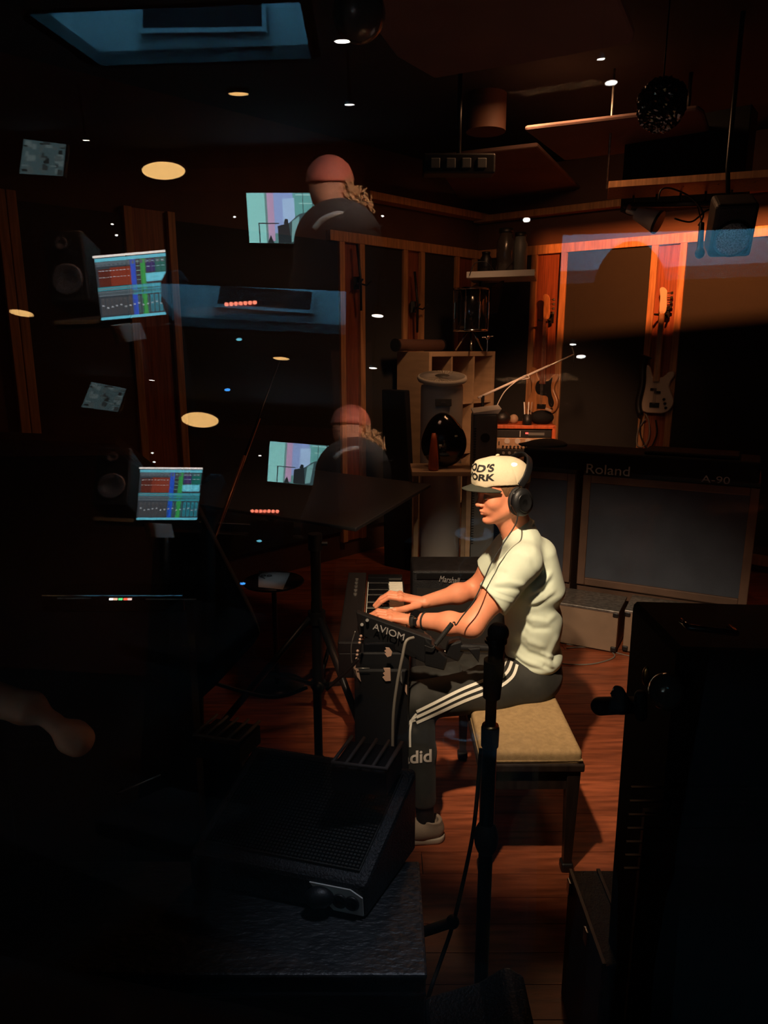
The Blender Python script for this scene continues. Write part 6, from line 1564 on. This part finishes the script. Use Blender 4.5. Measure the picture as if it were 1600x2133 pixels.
# the photographer: a dark figure whose head shows against the blue recess
ph = Vector((.32, -.42, 1.90)); hp_ = RB(1310, 612, 1.75)
t = thing('person', 'photographer in black clothes standing in the control room doorway', 'person', (hp_.x, hp_.y, 0))
f = Field((hp_.x-.45, hp_.y-.35, .0), (hp_.x+.45, hp_.y+.35, hp_.z+.2), .016)
f.ell(hp_, (.085, .10, .125), .02); f.cone(hp_-Vector((0, 0, .08)), hp_-Vector((0, 0, .24)), .055, .065, .03)
f.cone(hp_-Vector((0, 0, .33)), hp_-Vector((0, 0, .85)), .14, .13, .08, sq=((1, 0, 0), 1.25))
f.cone(hp_-Vector((.11, 0, .29)), hp_-Vector((-.13, 0, .29)), .07, .07, .06)
for s in (-1, 1):
    f.cone(hp_+Vector((s*.09, 0, -.88)), Vector((hp_.x+s*.10, hp_.y, .48)), .095, .065, .04); f.cone(Vector((hp_.x+s*.10, hp_.y, .48)), Vector((hp_.x+s*.11, hp_.y-.02, .06)), .062, .045, .03)
    f.cone(hp_+Vector((s*.15, 0, -.30)), hp_+Vector((s*.17, .02, -.58)), .050, .045, .03); f.cone(hp_+Vector((s*.17, .02, -.58)), hp_+Vector((s*.13, .14, -.72)), .042, .032, .02)
    f.cone(Vector((hp_.x+s*.11, hp_.y-.03, .05)), Vector((hp_.x+s*.12, hp_.y+.16, .04)), .042, .035, .03)
v, q = f.mesh(); np_mesh('body', v, q, crblack, t)

# chair back in the control room
P, n_ = rquad([(333, 585), (345, 562), (375, 560), (388, 580), (380, 640), (372, 676), (352, 672), (334, 625)], [2.6]*8)
t = thing('office_chair', 'grey high backed office chair right of the audio monitor', 'chair', (P[5].x, P[5].y, 0)); MB().slab(P, -n_*.06).build('backrest', mat('mauve_chair', (.28, .25, .27), .8), t, bevel=.01)
c_ = (P[5]+P[6])/2; MB().tube([c_, (c_.x, c_.y-.1, .45), (c_.x, c_.y-.1, .02)], .03, 10).build('column', black, t); MB().box((c_.x, c_.y+.1, .47), (.45, .42, .07)).build('seat', crblack, t, bevel=.02)
# low table with a black bag behind the tray, left of the heater
a, b = W(862, 972, 4.75), W(975, 968, 4.75)
t = thing('low_table', 'pale topped table under the round black bag', 'table', ((a.x+b.x)/2, 4.95, 0)); zt_ = a.z
MB().box(((a.x+b.x)/2, 4.72, zt_-.015), (b.x-a.x+.04, .34, .03)).build('table_top', shelfw, t, bevel=.003)
for x in (a.x+.01, b.x-.01):
    for y in (4.59, 4.85): MB().box((x, y, (zt_-.03)/2), (.03, .03, zt_-.03)).build('leg', shelfw, t)
q = W(925, 910, 4.72); t = thing('round_bag', 'round glossy black bag with small buckles, standing left of the heater', 'bag', (q.x, 4.72, zt_))
f = Field((q.x-.2, 4.55, zt_), (q.x+.2, 4.9, zt_+.45), .008); hb_ = q.z-zt_
f.ell((q.x, 4.72, zt_+.16), (.15, .09, .158), .02); f.ell((q.x-.01, 4.74, zt_+.24), (.10, .07, .12), .04)
v, q2 = f.mesh(); np_mesh('bag_body', v, q2, blackgloss, t)
for dx, dz_ in ((-.03, .16), (.07, .22)): MB().box((q.x+dx, 4.628, zt_+dz_), (.018, .008, .012)).build('buckle', chrome, t)
tag(MB().lathe([(.025, 0), (.035, .01), (.03, .10), (.02, .2), (.012, .24)], (q.x-.075, 4.60, zt_+.001), n=16).build('orange_bottle', redwood), 'slim orange bottle in front of the round black bag', 'bottle')

light('desk_fill', 'SPOT', tuple(RA(215, 680, 3.3)+Vector((.25, .45, 1.0))), (1, .7, .45), 40, .06, tuple(RA(190, 670, 3.3)), 50, 1)  # added spot to brighten the desk things, no lamp stands there
q = kp(.05, .12, ZK+.125); t = thing('black_cover', 'soft black cover heaped on the left end of the long keyboard', 'cover', q)
f = Field(np.array(q)-np.array((.32, .22, .02)), np.array(q)+np.array((.32, .22, .22)), .01)
f.ell(np.array(q)+np.array((.06, .0, -.01)), (.13, .11, .055), .03, clips=[(tuple(q), (0, 0, -1))]); f.ell(np.array(q)+np.array((-.06, .0, -.01)), (.12, .10, .03), .05, clips=[(tuple(q), (0, 0, -1))])
v, q2 = f.mesh(); np_mesh('cover_cloth', v, q2, blackm, t)
